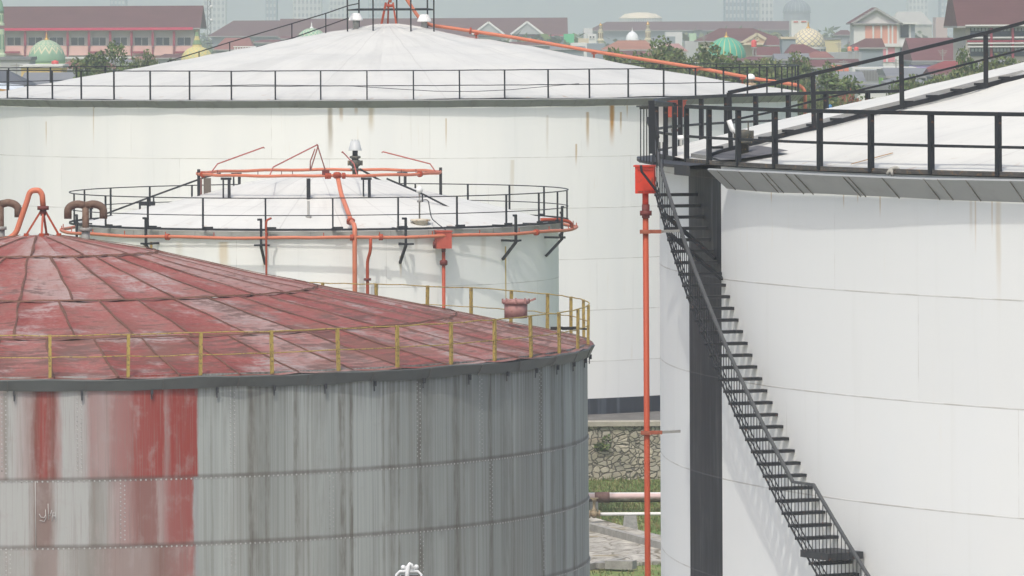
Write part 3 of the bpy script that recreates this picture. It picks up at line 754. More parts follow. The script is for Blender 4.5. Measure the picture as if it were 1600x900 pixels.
# roof stairs rails left and right
for pts, nm in (([(163, 335, .4), (240, 306, .2), (320, 277, 0), (345, 271, 0)], 'stair_rail'), ([(604, 279, -3.2), (660, 303, -3.2), (715, 331, -3.2), (765, 352, -3.2)], 'stair_rail'), ([(562, 264, 1.0), (603, 287, 1.4), (612, 288.5, 1.6)], 'stair_rail')):
    m = MB(); q = [C.loc(x, y, 197.2+dd) for x, y, dd in pts]
    for a, b_ in zip(q, q[1:]): m.beam(a, b_, .06)
    o = m.obj(nm, black, C.root)
    for a in q[1:-1]:
        m = MB(); m.beam(a, (a.x, a.y, C.top(math.hypot(a.x, a.y))-.02), .05); m.obj('post', black, o)
m = MB(); q = C.loc(230, 318, 197.0); m.box(q, (.55, .1, .14)); m.beam(q+Vector((-.25, 0, 0)), q+Vector((-.25, 0, -.35)), .07); m.obj('step_bracket', black, C.root)
# free valve with glass hood near the apex
q = C.loc(555, 266, 198.6)
m = MB(); m.lathe([(.10, -.45), (.10, .0), (.17, 0), (.17, .05), (.11, .07), (.12, .13), (.19, .17), (.205, .25), (.19, .33), (.11, .37), (.12, .40), (.19, .42), (.19, .48), (.12, .50)], q, 16)
for s in (-1, 1): m.box(q+Vector((s*.225, 0, .25)), (.07, .10, .17))
vo = m.obj('pressure_valve', paint('valve_grey', (.10, .10, .085), .6, .4, 6, rust=.3, rustcol=(.28, .2, .1)), C.root)
m = MB(); m.lathe([(.095, .50), (.095, .70)], q, 14); m.obj('valve_neck', black, vo)
m = MB(); m.lathe([(.235, .68), (.23, .70), (.15, 1.00), (.01, 1.03)], q, 18)
for k in range(8): m.beam(q+Vector((.13*math.cos(k*PI/4), .13*math.sin(k*PI/4), 1.0)), q+Vector((.13*math.cos(k*PI/4), .13*math.sin(k*PI/4), 1.07)), .016)
m.obj('valve_hood', paint('pale_hood', (.50, .52, .52), .35, .1, 4), vo)
# gauge hatch with its small lamp post and cable
q = C.roofhit(657, 350)
m = MB(); m.lathe([(.24, -.15), (.26, .10), (.34, .10), (.34, .16), (.01, .18)], q, 18); o = m.obj('gauge_hatch', paint('rusted_white', (.66, .60, .48), .6, .3, 5, rust=.4, rustcol=(.42, .24, .09)), C.root)
m = MB(); m.lathe([(.03, .1), (.03, .72), (.09, .72), (.09, .78), (.03, .8), (.03, 1.05)], q+Vector((-.03, 0, 0)), 10); m.obj('post', galv, o)
m = MB(); m.lathe([(.02, 1.02), (.10, 1.05), (.11, 1.16), (.02, 1.26)], q+Vector((-.03, 0, 0)), 12); m.obj('lamp', white_paint, o)
m = MB(); m.tube(fillet([q+Vector((.02, 0, .78)), q+Vector((.26, -.1, .82)), q+Vector((.36, -.3, .2)), q+Vector((.6, -.9, .02)), q+Vector((.85, -1.3, -.15))], .2), .018, 6); m.obj('cable', black, o)
# upright gauge pipe
q = C.roofhit(482, 340); m = MB(); m.lathe([(.06, -.1), (.10, .0), (.10, .06), (.045, .08), (.045, .55)], q, 12); m.obj('gauge_post', galv, C.root)
# brown equipment cabinet at the left of the roof
q = C.loc(316, 305, 197.2); m = MB(); m.box(q+Vector((-.06, 0, .27)), (.10, .3, .62)); m.obj('cabinet', paint('pink_cabinet', (.34, .16, .14), .6, .3, 4), C.root)
m = MB(); m.box(q+Vector((.17, .1, .30)), (.24, .3, .56)); m.obj('cabinet', paint('brown_cabinet', (.17, .145, .12), .6, .3, 4, streak=True), C.root)

# --- orange spray piping of tank C: lower ring
PC = Vector((C.X, C.D, 0)); L = lambda x, y, d=197.2: at(x, y, d)-PC
p = thing('spray_pipe', 'lower orange spray ring round the wall of the smallest tank, with risers to the ground', 'pipe', PC)
m = MB(); rP = C.R+.62; ZP = 9.98
n = 120; m.tube([C.pt(2*PI*i/n, rP, ZP+.015*math.sin(i*.7)) for i in range(n)], .056, 10, closed=True); m.obj('ring_pipe', orange, p)
for x in (550, 595, 838, 262):
    th, d = C.hit(x, 372, rP); m = MB(); q = C.pt(th, rP, ZP); tx = Vector((math.cos(th), math.sin(th), 0)); m.tube([q-tx*.06, q-tx*.02, q+tx*.02, q+tx*.06], .105, 12); m.obj('flange', orange_dull, p)
for i in range(30):
    m = MB(); q = C.pt(2*PI*i/30+.05, rP, ZP); m.beam(q, q+Vector((0, 0, .17)), .03); m.obj('spray_nozzle', orange_dull, p)
th = C.hit(579, 372, rP)[0]; q = C.pt(th, rP, ZP); q2 = C.pt(C.hit(575.5, 420, rP)[0], rP-.15, 9.0)
m = MB(); m.tube(fillet([q, q+Vector((0, 0, -.45)), Vector((q2.x, q2.y, ZP-.75)), Vector((q2.x, q2.y, 0))], .25), .055, 10); m.obj('riser_pipe', orange_dull, p)
m = MB(); zz = at(575, 436, 189).z; m.lathe([(.12, zz-.04), (.12, zz+.04)], (q2.x, q2.y, 0), 12); m.obj('flange', dark_red, p)
th = C.hit(880, 350, C.R+.4)[0]; m = MB(); m.tube(fillet([C.pt(th-.06, C.R-.25, 10.32), C.pt(th-.03, C.R+.05, 10.32), C.pt(th, C.R+.3, 10.30), C.pt(th+.03, rP, 10.22), C.pt(th+.05, rP, ZP)], .15), .06, 8); m.obj('branch_pipe', orange_dull, p)
# upper ring on the dome with the big feed pipe
p = thing('spray_pipe', 'upper orange spray ring on posts over the smallest tank, with thin nozzle arms', 'pipe', PC)
rU = 190/F*197.2; ZU = 11.88
m = MB(); m.tube([C.pt(2*PI*i/72, rU, ZU+.012*math.sin(i*1.1)) for i in range(72)], .054, 10, closed=True); m.obj('ring_pipe', orange, p)
def frontU(x): th = C.hit(x, 273, rU)[0]; return th, C.pt(th, rU, ZU)
thf, q = frontU(527)
th1 = C.hit(554, 372, rP)[0]
feed = [q, q+Vector((.02, -.25, -.02)), L(533, 303, 192), L(545, 335, 190), L(549, 347, 189.2), L(554.5, 352, 188.6), C.pt(th1, rP+.02, 9.9), C.pt(th1, rP+.02, 0)]
m = MB(); m.tube(fillet(feed, .35), .078, 12); m.obj('feed_pipe', orange, p)
for a, r_ in ((L(548, 346, 189.3), .14), (L(527, 274, 192.7), .14)):
    m = MB(); m.tube([a+Vector((0, .03, .05)), a+Vector((0, -.03, -.05))], r_, 14); m.obj('flange', orange_dull, p)
for x in (510, 514.5, 537, 656, 317):
    th, q = frontU(x); tx = Vector((math.cos(th), math.sin(th), 0)); m = MB(); m.tube([q-tx*.05, q+tx*.05], .105, 12); m.obj('flange', orange_dull, p)
th, q = frontU(509); m = MB(); m.box(q+Vector((0, 0, .1)), (.25, .1, .2)); m.obj('valve_cover', dark_red, p)
# supports: wide and narrow upright joined by a cap
for x, bk, single in ((310.5, 0, 1), (358, 0, 0), (482, 0, 1), (577, 0, 0), (690.5, 0, 1), (374, 1, 0), (633, 1, 0)):
    th = C.hit(x, 275, rU-.001, bool(bk))[0]; q = C.pt(th, rU, ZU); g0 = C.top(rU)-.03
    m = MB(); top_ = q.z+(.16 if single and x != 482 else -.08)
    m.beam((q.x, q.y, g0), (q.x, q.y, top_), .10 if x != 482 else .13)
    if not single:
        s = -1 if x < 500 and not bk or (bk == 1 and x > 500) and False else -1
        m.beam((q.x-.20, q.y+.05, g0), (q.x-.20, q.y+.05, top_), .055); m.box((q.x-.1, q.y, top_-.03), (.36, .14, .08))
    m.obj('pipe_support', black, p)
# nozzle arms: foot on the ring, elbow, tip
for pts in ([(327, 268, 0), (340, 256, 0), (412, 230, 0), (413, 232, 0)], [(421, 271, 0), (427, 261, 0), (496, 226, 0), (497, 228.5, 0)], [(508, 262, 1), (496, 227, 0), (495, 226, 0)],
            [(484.5, 262, 1), (485, 252, 0), (492, 233, 0)], [(485.5, 262, 1), (497, 228, 0)], [(558, 273, 0), (553, 256, 0), (535, 237, 0), (534.3, 239, 0)], [(682, 265, 0), (672, 256, 0), (598, 237, 0), (596.5, 239, 0)]):
    x0, y0, bk = pts[0]; th, d = C.hit(x0, y0, rU, bool(bk)); q = C.pt(th, rU, ZU)
    pl = [q]+[L(x, y, lerp(d, 197.2, min(1, i/2))) for i, (x, y, _) in enumerate(pts[1:], 1)]
    m = MB(); m.tube(pl, .023, 6); m.obj('nozzle_arm', paint('pink_nozzle', (.42, .11, .09), .6, .2, 4), p)
for x in (340, 403, 457, 627, 650, 440):
    th, q = frontU(x); m = MB(); m.beam(q, q+Vector((0, 0, .17)), .025); m.obj('spray_nozzle', dark_red, p)
# foam chamber box and its riser
th, d = C.hit(692.5, 375, C.R+.42); q = C.pt(th, C.R+.42, 0)+PC
p = thing('foam_chamber', 'dull red foam chamber box on a riser at the front right of the smallest tank', 'foam chamber', (q.x, q.y, 0))
z0, z1 = at(692, 388, d).z, at(692, 362, d).z
m = MB(); m.box((0, 0, (z0+z1)/2), (.50, .5, z1-z0), rz=th*.3); m.box((0, 0, z1+.02), (.55, .55, .04), rz=th*.3); m.obj('box', red_dull, p)
m = MB(); m.tube([(-.22, .1, z0+.12), (-.32, .12, z0+.12)], .13, 12); m.tube([(.01, 0, z0-.12), (.01, 0, z0)], .07, 10); m.obj('box_fitting', dark_red, p)
m = MB(); m.tube([(.01, 0, z0-.05), (.01, 0, 0)], .06, 10); m.obj('riser_pipe', orange_dull, p)
zz = at(692, 410.5, d).z; m = MB(); m.lathe([(.09, zz-.09), (.13, zz-.06), (.13, zz+.06), (.09, zz+.09)], (.01, 0, 0), 12); m.obj('flange', dark_red, p)
# thin pipe at the left front
th, d = C.hit(416, 380, rP+.1); q = C.pt(th, rP+.1, 0)+PC
p = thing('pipe', 'thin red pipe climbing the front left of the smallest tank to a bent end', 'pipe', (q.x, q.y, 0))
zt = at(415, 344, d).z; m = MB(); m.tube(fillet([(0, 0, 0), (0, 0, zt-.12), (0.02, .0, zt), (.16, .1, zt+.06)], .1), .035, 8); m.obj('riser_pipe', orange_dull, p)

# ================================================================== TANK D : near white tank on the right
D = Tank('storage_tank', 'white tank at right with a black zigzag staircase and black painted stripe on its wall', 2940.4, 600, 117.62, 24.94, 0.0,
         [(0, 20.0), (2, 19.6), (9, 18.15), (14.5, 16.85), (20, 15.50), (25.6, 14.18)])
sx = [D.hit(x, 620)[0]*D.R for x in (1077.5, 1128)]
stD = [stain(D, 1560, 312, 500, .10, .5, (.5, .42, .3)), stain(D, 1375, 305, 345, .03, .7), stain(D, 1318, 302, 330, .03, .7), stain(D, 1205, 300, 320, .03, .8), stain(D, 1517, 310, 380, .06, .4, (.45, .38, .28)), stain(D, 1524, 310, 410, .03, .5), stain(D, 1550, 310, 380, .03, .5), stain(D, 1340, 303, 320, .03, .7)]
matD = white_shell('white_shell_near', D.R, 12.06, 1.92, 7.2, stD, stripe=sx, grime=.6, seed=9.0, base=(.675, .69, .68))
shell(D, 14.22, matD, n=400)
def D_roof():
    m = dome_roof(D, None, r1=D.R+.10, amp=.05, nr=80, na=360); return m
D_roof().obj('roof', white_roof('white_roof_near', D.R, 44, (6, 12, 18), warm=.6, rim_rust=.35, seed=6, alb=.60), D.root)
thA = D.hit(1114, 270, D.R+.3)[0]
sk = skirt(D, 14.17, 13.80, D.R+.42, D.R+.03, None, thA, thA+2.4, n=220, wob=.035, seed=31,
           joints=[D.hit(x, 280, D.R+.42)[0] for x in (1120, 1153, 1188, 1196, 1228, 1243, 1318, 1326, 1379, 1443, 1464, 1508, 1577)]+[thA+.9+.07*i for i in range(18)])
sk.obj('rim_skirt', [grey_skirt('pale_grey_skirt', (.285, .30, .30), (.22, .225, .22)), paint('skirt_joint', (.22, .21, .185), .7, .5, 5, rust=.3, rustcol=(.10, .085, .06))], D.root)
# flat eave left of the skirt
pf = [D.hit(x, 265, D.R+.08)[0] for x in (1073, 1108, 1153.6, 1211, 1281, 1361, 1455, 1560)]
st = pf[-1]-pf[-2]
pf += [pf[-1]+st*i for i in range(1, 12)]
RZ = 14.24
rustoe = paint('rusty_toe_board', (.10, .095, .088), .7, .5, 3, rust=.35, rustcol=(.20, .125, .07))
railing(D, D.R+.08, RZ, 1.10, pf, pf[0], pf[-1], black, pw=.09, rw=.036, mids=(.47,), toe=.085, toemat=rustoe, lean=.004, square=True)
pk_ = [D.hit(x, 230, D.R+.08)[0] for x in (1054, 1040, 1026)]+[D.hit(x, 200, D.R+.08, True)[0] for x in (1024, 1063, 1096, 1135, 1181, 1232, 1291, 1356, 1430)]
pk_ = [a if a < 0 else a-2*PI for a in pk_]
pk_ += [pk_[-1]-(pk_[-2]-pk_[-1])*i for i in range(1, 6)]
railing(D, D.R+.08, RZ, 1.12, pk_, pk_[0], pk_[-1], black, pw=.09, rw=.036, mids=(.47,), toe=.10, lean=.004, square=True)
# roof walkway: corrugated strip, cleated edge and handrail
edge = [(1108, 249), (1130, 241), (1227, 215), (1265, 206), (1302, 197), (1340, 187), (1414, 170), (1452, 161), (1490, 151), (1527, 142), (1565, 132), (1604, 124), (1660, 110)]
eq = [D.roofhit(x, y) for x, y in edge]
m = MB()
for a, b_ in zip(eq, eq[1:]): m.beam(a+Vector((0, 0, .06)), b_+Vector((0, 0, .06)), .05, .09)
eo = m.obj('walkway_edge', black, D.root)
cl = MB(); cl.box((0, 0, 0), (.22, .08, .05)); cme = cl.mesh('cleat', black)
for x, y in ((1117, 240), (1190, 225), (1227, 214), (1265, 205), (1302, 196), (1340, 186), (1414, 169), (1452, 160), (1490, 150), (1527, 141), (1565, 131)):
    inst('cleat', cme, eo, D.roofhit(x+4, y)+Vector((0, 0, .12)), (0, 0, .3))
hr = MB(); hp_ = [(1139, 144.5), (1200, 132), (1270, 115.5), (1408, 83.5), (1540, 51.5), (1605, 34), (1680, 15)]
foot = {1270: (1272, 203), 1408: (1409.5, 170), 1540: (1540.5, 137)}
def walkpt(x, y):
    # depth of the walkway edge under this column
    k = 0
    while k < len(edge)-2 and edge[k+1][0] < x: k += 1
    t = (x-edge[k][0])/(edge[k+1][0]-edge[k][0]); q = eq[k].lerp(eq[k+1], max(0, min(1.2, t)))
    return D.loc(x, y, q.y+D.D)
hq = [walkpt(*q) for q in hp_]
for a, b_ in zip(hq, hq[1:]): hr.beam(a, b_, .10, .07)
mq = [walkpt(*q) for q in ((1143, 188), (1200, 176), (1270, 158), (1408, 125.5), (1540, 92.5), (1605, 76), (1680, 57))]
for a, b_ in zip(mq, mq[1:]): hr.beam(a, b_, .04)
ho = hr.obj('walkway_rail', black, D.root)
for x, y, fx, fy in ((1139, 144.5, 1142, 231), (1270, 115.5, 1272, 203), (1408, 83.5, 1409.5, 170), (1540, 51.5, 1540.5, 137), (1680, 15, 1681, 101)):
    m = MB(); m.beam(walkpt(x, y), walkpt(fx, fy), .09); m.obj('post', black, ho)
# corrugated cladding beyond the walkway
m = MB()
for k in range(7):
    off = .25+.22*k
    pl = []
    for a, b_ in zip(eq, eq[1:]):
        for t in (0, .5):
            q = a.lerp(b_, t); dirn = (eq[-1]-eq[0]); nrm = Vector((-dirn.y, dirn.x, 0)).normalized()
            if nrm.y < 0: nrm = -nrm
            q = q+nrm*off; r = math.hypot(q.x, q.y)
            if r < D.R: pl.append(Vector((q.x, q.y, D.top(r)-D.zb+.025)))
    for a, b_ in zip(pl, pl[1:]): m.beam(a, b_, .07, .07)
m.obj('roof_rib', paint('roof_rib_grey', (.33, .33, .315), .6, .2, 3), D.root)
# dark patch and breather valve near the landing
def patch(pts, mat, name, lift=.03):
    m = MB(); q = [D.roofhit(*p) for p in pts]; c = sum(q, Vector())/len(q)
    N = 6; ring0 = None
    for f in range(N+1):
        row = []
        for i in range(len(q)*4):
            a = q[i//4].lerp(q[(i//4+1) % len(q)], (i % 4)/4); w = c.lerp(a, f/N); r = math.hypot(w.x, w.y); row.append(m.vert((w.x, w.y, D.top(r)-D.zb+lift)))
        if ring0:
            for i in range(len(row)): m.face((ring0[i], row[i], row[(i+1) % len(row)], ring0[(i+1) % len(row)]), 0)
        ring0 = row
    return m.obj(name, mat, D.root)
patch([(1108, 247), (1160, 235), (1185, 231), (1232, 239), (1200, 245), (1150, 253), (1125, 254)], paint('mottled_grey_patch', (.15, .15, .155), .75, .35, 1.2), 'roof_patch', .045)
q = D.roofhit(1162, 243)
m = MB(); m.lathe([(.10, -.1), (.10, .22), (.17, .23), (.17, .28), (.13, .30), (.16, .36), (.16, .44), (.13, .48), (.02, .50)], q, 14); m.beam(q+Vector((.09, 0, .4)), q+Vector((.09, 0, .66)), .025)
for s in (-1, 1): m.box(q+Vector((s*.16, 0, .4)), (.07, .1, .16))
o = m.obj('breather_valve', paint('valve_grey', (.1, .1, .085)), D.root)
m = MB(); m.tube([q+Vector((-.28, 0, .68)), q+Vector((-.22, 0, .5)), q+Vector((-.1, -.02, .40))], .05, 8); m.obj('valve_pipe', white_paint, o)
q = D.roofhit(1064, 230); m = MB(); m.lathe([(.03, -.1), (.03, .15), (.07, .16), (.07, .22), (.02, .24)], q, 10); m.box(q+Vector((0, 0, .22)), (.2, .05, .05)); m.obj('spray_nozzle', white_paint, D.root)
th, d = D.hit(1400, 270, D.R+.05); q = D.pt(th, D.R+.1, 14.26)
m = MB()
m.tube(fillet([q+Vector((-.12, -.04, -.04)), q+Vector((-.06, -.02, .06)), q+Vector((.06, 0, .09)), q+Vector((.1, 0, -.01))], .05), .035, 8); m.tube([q+Vector((-.05, -.05, .05)), q+Vector((-.03, -.08, -.06))], .03, 6)
o = tag(m.obj('knotted_cloth', paint('cloth_grey', (.42, .41, .37), .9, .3, 9)), 'pale rag knotted on the rim toe board of the right tank', 'rag'); o.location = (D.X, D.D, 0)
# rust trickle bar on the roof
qa, qb = D.roofhit(1395, 240.5), D.roofhit(1330, 257)
m = MB(); m.beam(qa+Vector((0, 0, .02)), qb+Vector((0, 0, .01)), .035, .012); m.obj('rust_streak', paint('rust_line', (.42, .24, .10), .8, .4, 2), D.root)

# landing at the head of the stairs
thL0 = D.hit(1003, 255, D.R+.78)[0]; thL1 = D.hit(1112, 262, D.R+.02)[0]
land = MB()
tA = D.hit(1068, 268, D.R+.45)[0]; zL = 14.22
NL = 14; t0_ = -1.62; t1_ = thL1
for i in range(NL):
    a, b_ = lerp(t0_, t1_, i/NL), lerp(t0_, t1_, (i+1)/NL)
    ro_ = D.R+.46
    for (r0_, r1_, z_) in ((D.R-.35, ro_, zL),):
        land.quad(D.pt(a, r1_, z_), D.pt(b_, r1_, z_), D.pt(b_, r0_, z_+.07), D.pt(a, r0_, z_+.07))
        land.quad(D.pt(a, r1_, z_-.06), D.pt(a, r0_, z_-.06), D.pt(b_, r0_, z_-.06), D.pt(b_, r1_, z_-.06))
        dz_ = .20 if lerp(a, b_, .5) > tA-.015 else .06
        land.quad(D.pt(a, r1_, z_-dz_), D.pt(b_, r1_, z_-dz_), D.pt(b_, r1_, z_), D.pt(a, r1_, z_))
land.obj('landing', grey_steel, D.root)

# staircase
TH8, TH28 = D.hit(1138, 462)[0], D.hit(1306, 837)[0]
z8 = at(1138, 462, D.hit(1138, 462)[1]).z; z28 = at(1306, 837, D.hit(1306, 837)[1]).z
dth = (TH28-TH8)/20; dz = (z28-z8)/20
def tread(i): return TH8+dth*(i-8), z8+dz*(i-8)
RI, RO = D.R+.05, D.R+.80
stairs = MB()
iN = int((z8-.2)/-dz)+8
stair_steel = paint('stair_steel', (.040, .043, .048), .55, .3, 4, rust=.06)
SP = [i/2 for i in range(-4, iN*2)]
for off, rr, w in ((-.06, RO, .020), (.09, RO, .013), (.24, RO, .013)):
    pl = []
    for i in SP:
        a, z = tread(i); pl.append(D.pt(a, rr, z+off))
    stairs.tube(pl, w, 5)
so = stairs.obj('staircase', black, D.root)
a0 = 0
for i in range(-1, iN):
    if i == 29: continue
    a, z = tread(i)
    m = MB(); up_ = Vector((0, 0, 1)); tx = Vector((math.cos(a), math.sin(a), 0))
    p0, p1 = D.pt(a, D.R-.01, z), D.pt(a, RO+.02, z)
    m.beam(p0, p1, .20, .022, up=up_); 
    for s in (-1, 1): m.beam(p0+tx*s*.094+Vector((0, 0, -.022)), p1+tx*s*.094+Vector((0, 0, -.022)), .012, .05)
    m.obj('tread', stair_steel, so)
# mid landing
a, z = tread(29.0); m = MB(); a1 = D.hit(1349, 862, RI)[0]; aS = a-dth*.6; z -= .0
for k in range(8):
    q0, q1 = lerp(aS, a1, k/8), lerp(aS, a1, (k+1)/8)
    m.quad(D.pt(q0, RO+.02, z), D.pt(q1, RO+.02, z), D.pt(q1, RI, z), D.pt(q0, RI, z)); m.quad(D.pt(q0, RO+.02, z-.13), D.pt(q1, RO+.02, z-.13), D.pt(q1, RO+.02, z), D.pt(q0, RO+.02, z))
    m.quad(D.pt(q0, RI, z-.13), D.pt(q1, RI, z-.13), D.pt(q1, RO+.02, z-.13), D.pt(q0, RO+.02, z-.13))
m.quad(D.pt(a1, RO+.02, z-.13), D.pt(a1, RI, z-.13), D.pt(a1, RI, z), D.pt(a1, RO+.02, z)); m.quad(D.pt(aS, RI, z-.13), D.pt(aS, RO+.02, z-.13), D.pt(aS, RO+.02, z), D.pt(aS, RI, z))
m.obj('mid_landing', stair_steel, so)
# handrail
def hz(i):
    if i < 27.2: return tread(i)[1]+.84
    if i < 30.2: return tread(27.2)[1]+.84
    return tread(i)[1]+.84+(3.0*-dz)
pl = [D.pt(tread(i)[0], RO, hz(i)) for i in [x/2 for x in range(-8, int(27.2*2)+1)]]+[D.pt(tread(27.2)[0], RO, hz(27.2)), D.pt(tread(30.2)[0], RO, hz(27.3))]+[D.pt(tread(i)[0], RO, hz(i)) for i in range(31, iN)]
m = MB()
for p_, q_ in zip(pl, pl[1:]): m.beam(p_, q_, .06, .045)
m.obj('handrail', paint('handrail_grey', (.075, .08, .085), .5, .2, 4), so)
cnt = 0
for i2 in range(-4, iN*2):
    i = i2/2
    if i > 38 and i2 % 2: continue
    if cnt >= 99: break
    a, z = tread(i); zt = hz(i)
    m = MB(); m.beam(D.pt(a, RO, z-.06), D.pt(a, RO, zt), .016); m.obj('baluster', black, so); cnt += 1
# inner brackets that carry the treads
bm_ = MB()
for i in (1.2, 3.0):
    a, z = tread(i); bm_.beam(D.pt(a+.0, RO, z+.1), D.pt(a+.035, RI-.03, z-.75), .11, .05)
tag(bm_.obj('stair_bracket', black, so), kind='stuff')
# cage of bars at the stair head
cage = MB(); tops = []
for x in (1001, 1006, 1010.5, 1014.5, 1020):
    th, d = D.hit(x, 200, D.R+.78)
    cage.beam(D.loc(x, 169, d), D.loc(x, 254, d), .022); tops.append(D.loc(x, 168.5, d))
cage.beam(tops[0], tops[-1], .05); a_ = D.loc(1018.5, 158, tops[-1].y+D.D+1.2); cage.beam(tops[0]+Vector((-.05, 0, .03)), D.loc(1056, 164.5, 108.5), .07, .035); cage.beam(D.loc(1001, 252, tops[0].y+D.D), D.loc(1024, 255, tops[-1].y+D.D), .06, .05)
cage.beam(tops[-1], D.loc(1028.5, 215, tops[-1].y+D.D-.4), .05); cage.beam(D.loc(1018, 157, 109.5), D.loc(1018.5, 240, 109.5), .12, .06)
for x in (1026, 1031, 1036): cage.beam(D.loc(x, 222, 109), D.loc(x, 262, 109), .022)
for a_, b_ in ((D.loc(1001.5, 258, 109.4), D.loc(1002.5, 268, 109.4)), (D.loc(1002.5, 268, 109.4), D.loc(1028, 301, 109.6))): cage.beam(a_, b_, .05, .03)
cage.obj('stair_gate', black, D.root)

# orange riser with red box beside D
xr, dr = 1011.5, 109.8
q = at(xr, 600, dr)
p = thing('foam_chamber', 'bright red foam box on a tall orange riser pipe beside the black staircase', 'foam chamber', (q.x, q.y, 0))
L = lambda x, y, d=dr: at(x, y, d)-Vector((q.x, q.y, 0))
z0, z1 = at(xr, 302, dr).z, at(xr, 260, dr).z
m = MB(); c = L(1010, 281); m.box((c.x-.02, 0, (z0+z1)/2), (.36, .34, z1-z0), rz=-.12); m.box((c.x-.02, 0, z1+.01), (.42, .38, .03), rz=-.12); m.obj('box', red_box, p)
m = MB()
for zz in (z0+.04, z1-.06):
    m.box((c.x-.02, -.176, zz), (.30, .012, .03), rz=-.12)
    for k in range(5): m.ball((c.x-.15+.065*k, -.186-.006*k, zz), .012)
m.box((c.x+.11, -.19, (z0+z1)/2), (.03, .02, .10)); m.obj('box_latch', paint('box_fitting_red', (.42, .035, .02), .6, .4, 6, rust=.5), p)
m = MB(); m.tube([(-.02, 0, z0-.25), (-.02, 0, z0+.02)], .06, 12); m.obj('pipe_neck', red_box, p)
m = MB(); m.tube([(-.02, 0, z0-.24), (0, 0, 0)], .056, 12); m.obj('riser_pipe', orange_dull, p)
for y, r_, h_ in ((333, .115, .045), (330, .075, .13)):
    zz = L(1010, y).z; m = MB(); m.lathe([(r_, zz-h_), (r_, zz+h_)], (-.015, 0, 0), 14); m.obj('flange', dark_red, p)
for y in (362, 676):
    zz = L(1010, y).z; m = MB(); m.box((.10, .03, zz), (.36, .05, .07)); m.box((-.03, -.02, zz), (.20, .17, .07)); m.obj('pipe_clamp', paint('clamp_rust', (.33, .10, .06), .7, .4, 5, rust=.4), p)
    m = MB(); m.beam((.2, .03, zz), (.62, .35, zz), .06, .05); m.obj('clamp_arm', galv, p)

# ================================================================== ground and the strip seen between the tanks
def ground_mat():
    t = NT('grass_ground'); v = t.coord('Object')
    n = t.noise(v, .25, 4); n2 = t.noise(v, 2.2, 5, .65); n3 = t.noise(v, 14, 3)
    c = t.mix(t.step(t.add(t.mul(n, .5), t.mul(n2, .5)), .42, .60), (.11, .205, .045), (.26, .26, .10))
    c = t.mix(t.mul(t.step(n2, .56, .70), .7), c, (.20, .15, .09))
    c = t.mix(t.mul(n3, .4), c, (.06, .085, .025))
    t.bump(n3, .4, .03)
    return t.done(c, .9)
g = MB()
g.quad((-3500, -700, 0), (3500, -700, 0), (3500, 7000, 0), (-3500, 7000, 0))
tag(g.obj('ground', ground_mat()), 'flat grassy ground under the tanks and the town', 'ground', kind='structure')
def bounce_mat():  # pale ground out of view, added to bounce light onto the tank walls
    t = NT('pale_bounce_ground'); v = t.coord('Object'); n = t.noise(v, .3, 5); n2 = t.noise(v, 6, 4)
    c = t.mix(t.step(n, .4, .65), (.52, .50, .46), (.40, .385, .35)); c = t.mix(t.mul(n2, .4), c, (.34, .33, .30)); return t.done(c, .9)
for y0_, y1_, nm in ((40, 175.5, 'near'),):
    t = MB(); t.quad((-70, y0_, .004), (75, y0_, .004), (75, y1_, .004), (-70, y1_, .004)); tag(t.obj('bounce_ground', bounce_mat()), 'unseen pale gravel sheet added round the front tanks to bounce light', 'bounce sheet', kind='structure')
# raised terrace that carries the largest tank
WY = 213.8
t = MB(); t.box((0, WY+30.2, 1.02), (120, 59.6, 2.04)); tag(t.obj('terrace', ground_mat()), 'raised earth terrace behind the stone wall', 'terrace', kind='structure')
def stone_mat():
    t = NT('rubble_stone'); v = t.coord('Object'); o = t.sep(v)
    vec = t.comb(o[0], t.mul(o[2], 1.12), 0.0)
    wob = t.noise(vec, 2.5, 3); wob2 = t.noise(vec, 1.1, 2); vv = t.comb(t.add(t.add(o[0], t.mul(wob, .34)), t.mul(wob2, .7)), t.add(t.mul(o[2], 1.25), t.mul(wob, .26)), 0.0)
    d = t.vor(vv, 4.3, 'DISTANCE_TO_EDGE'); col = t.vor(vv, 4.3, 'F1', 'Color'); s = t.sep(col)
    n = t.noise(v, 7, 5, .65); big = t.noise(v, .8, 4)
    c = t.mix(s[0], (.30, .265, .20), (.56, .50, .39))
    c = t.mix(t.mul(s[1], .5), c, (.34, .33, .295))
    c = t.mix(t.mul(t.step(n, .45, .75), .45), c, (.19, .18, .145))
    c = t.mix(t.mul(t.step(big, .48, .62), .55), c, (.22, .215, .165))
    mort = t.sub(1.0, t.step(d, .025, .085))
    c = t.mix(t.mul(mort, .85), c, (.10, .093, .078))
    t.bump(t.add(t.step(d, 0, .12), t.mul(n, .4)), .9, .06)
    return t.done(c, .9)
t = MB(); t.box((0, WY+6.3, 2.06), (118, 11.4, .1)); tag(t.obj('apron', dark_concrete), 'dark concrete apron between the wall and the largest tank', 'apron', kind='structure')
w = thing('stone_wall', 'rubble stone retaining wall below the largest white tank', 'wall', (0, WY, 0))
m = MB(); m.box((0, .3, 1.0), (118, .6, 2.0)); m.obj('wall_face', stone_mat(), w)
m = MB(); m.box((0, .26, 2.08), (118, .76, .17)); m.obj('coping', paint('light_coping', (.43, .40, .33), .85, .3, 1.5), w)
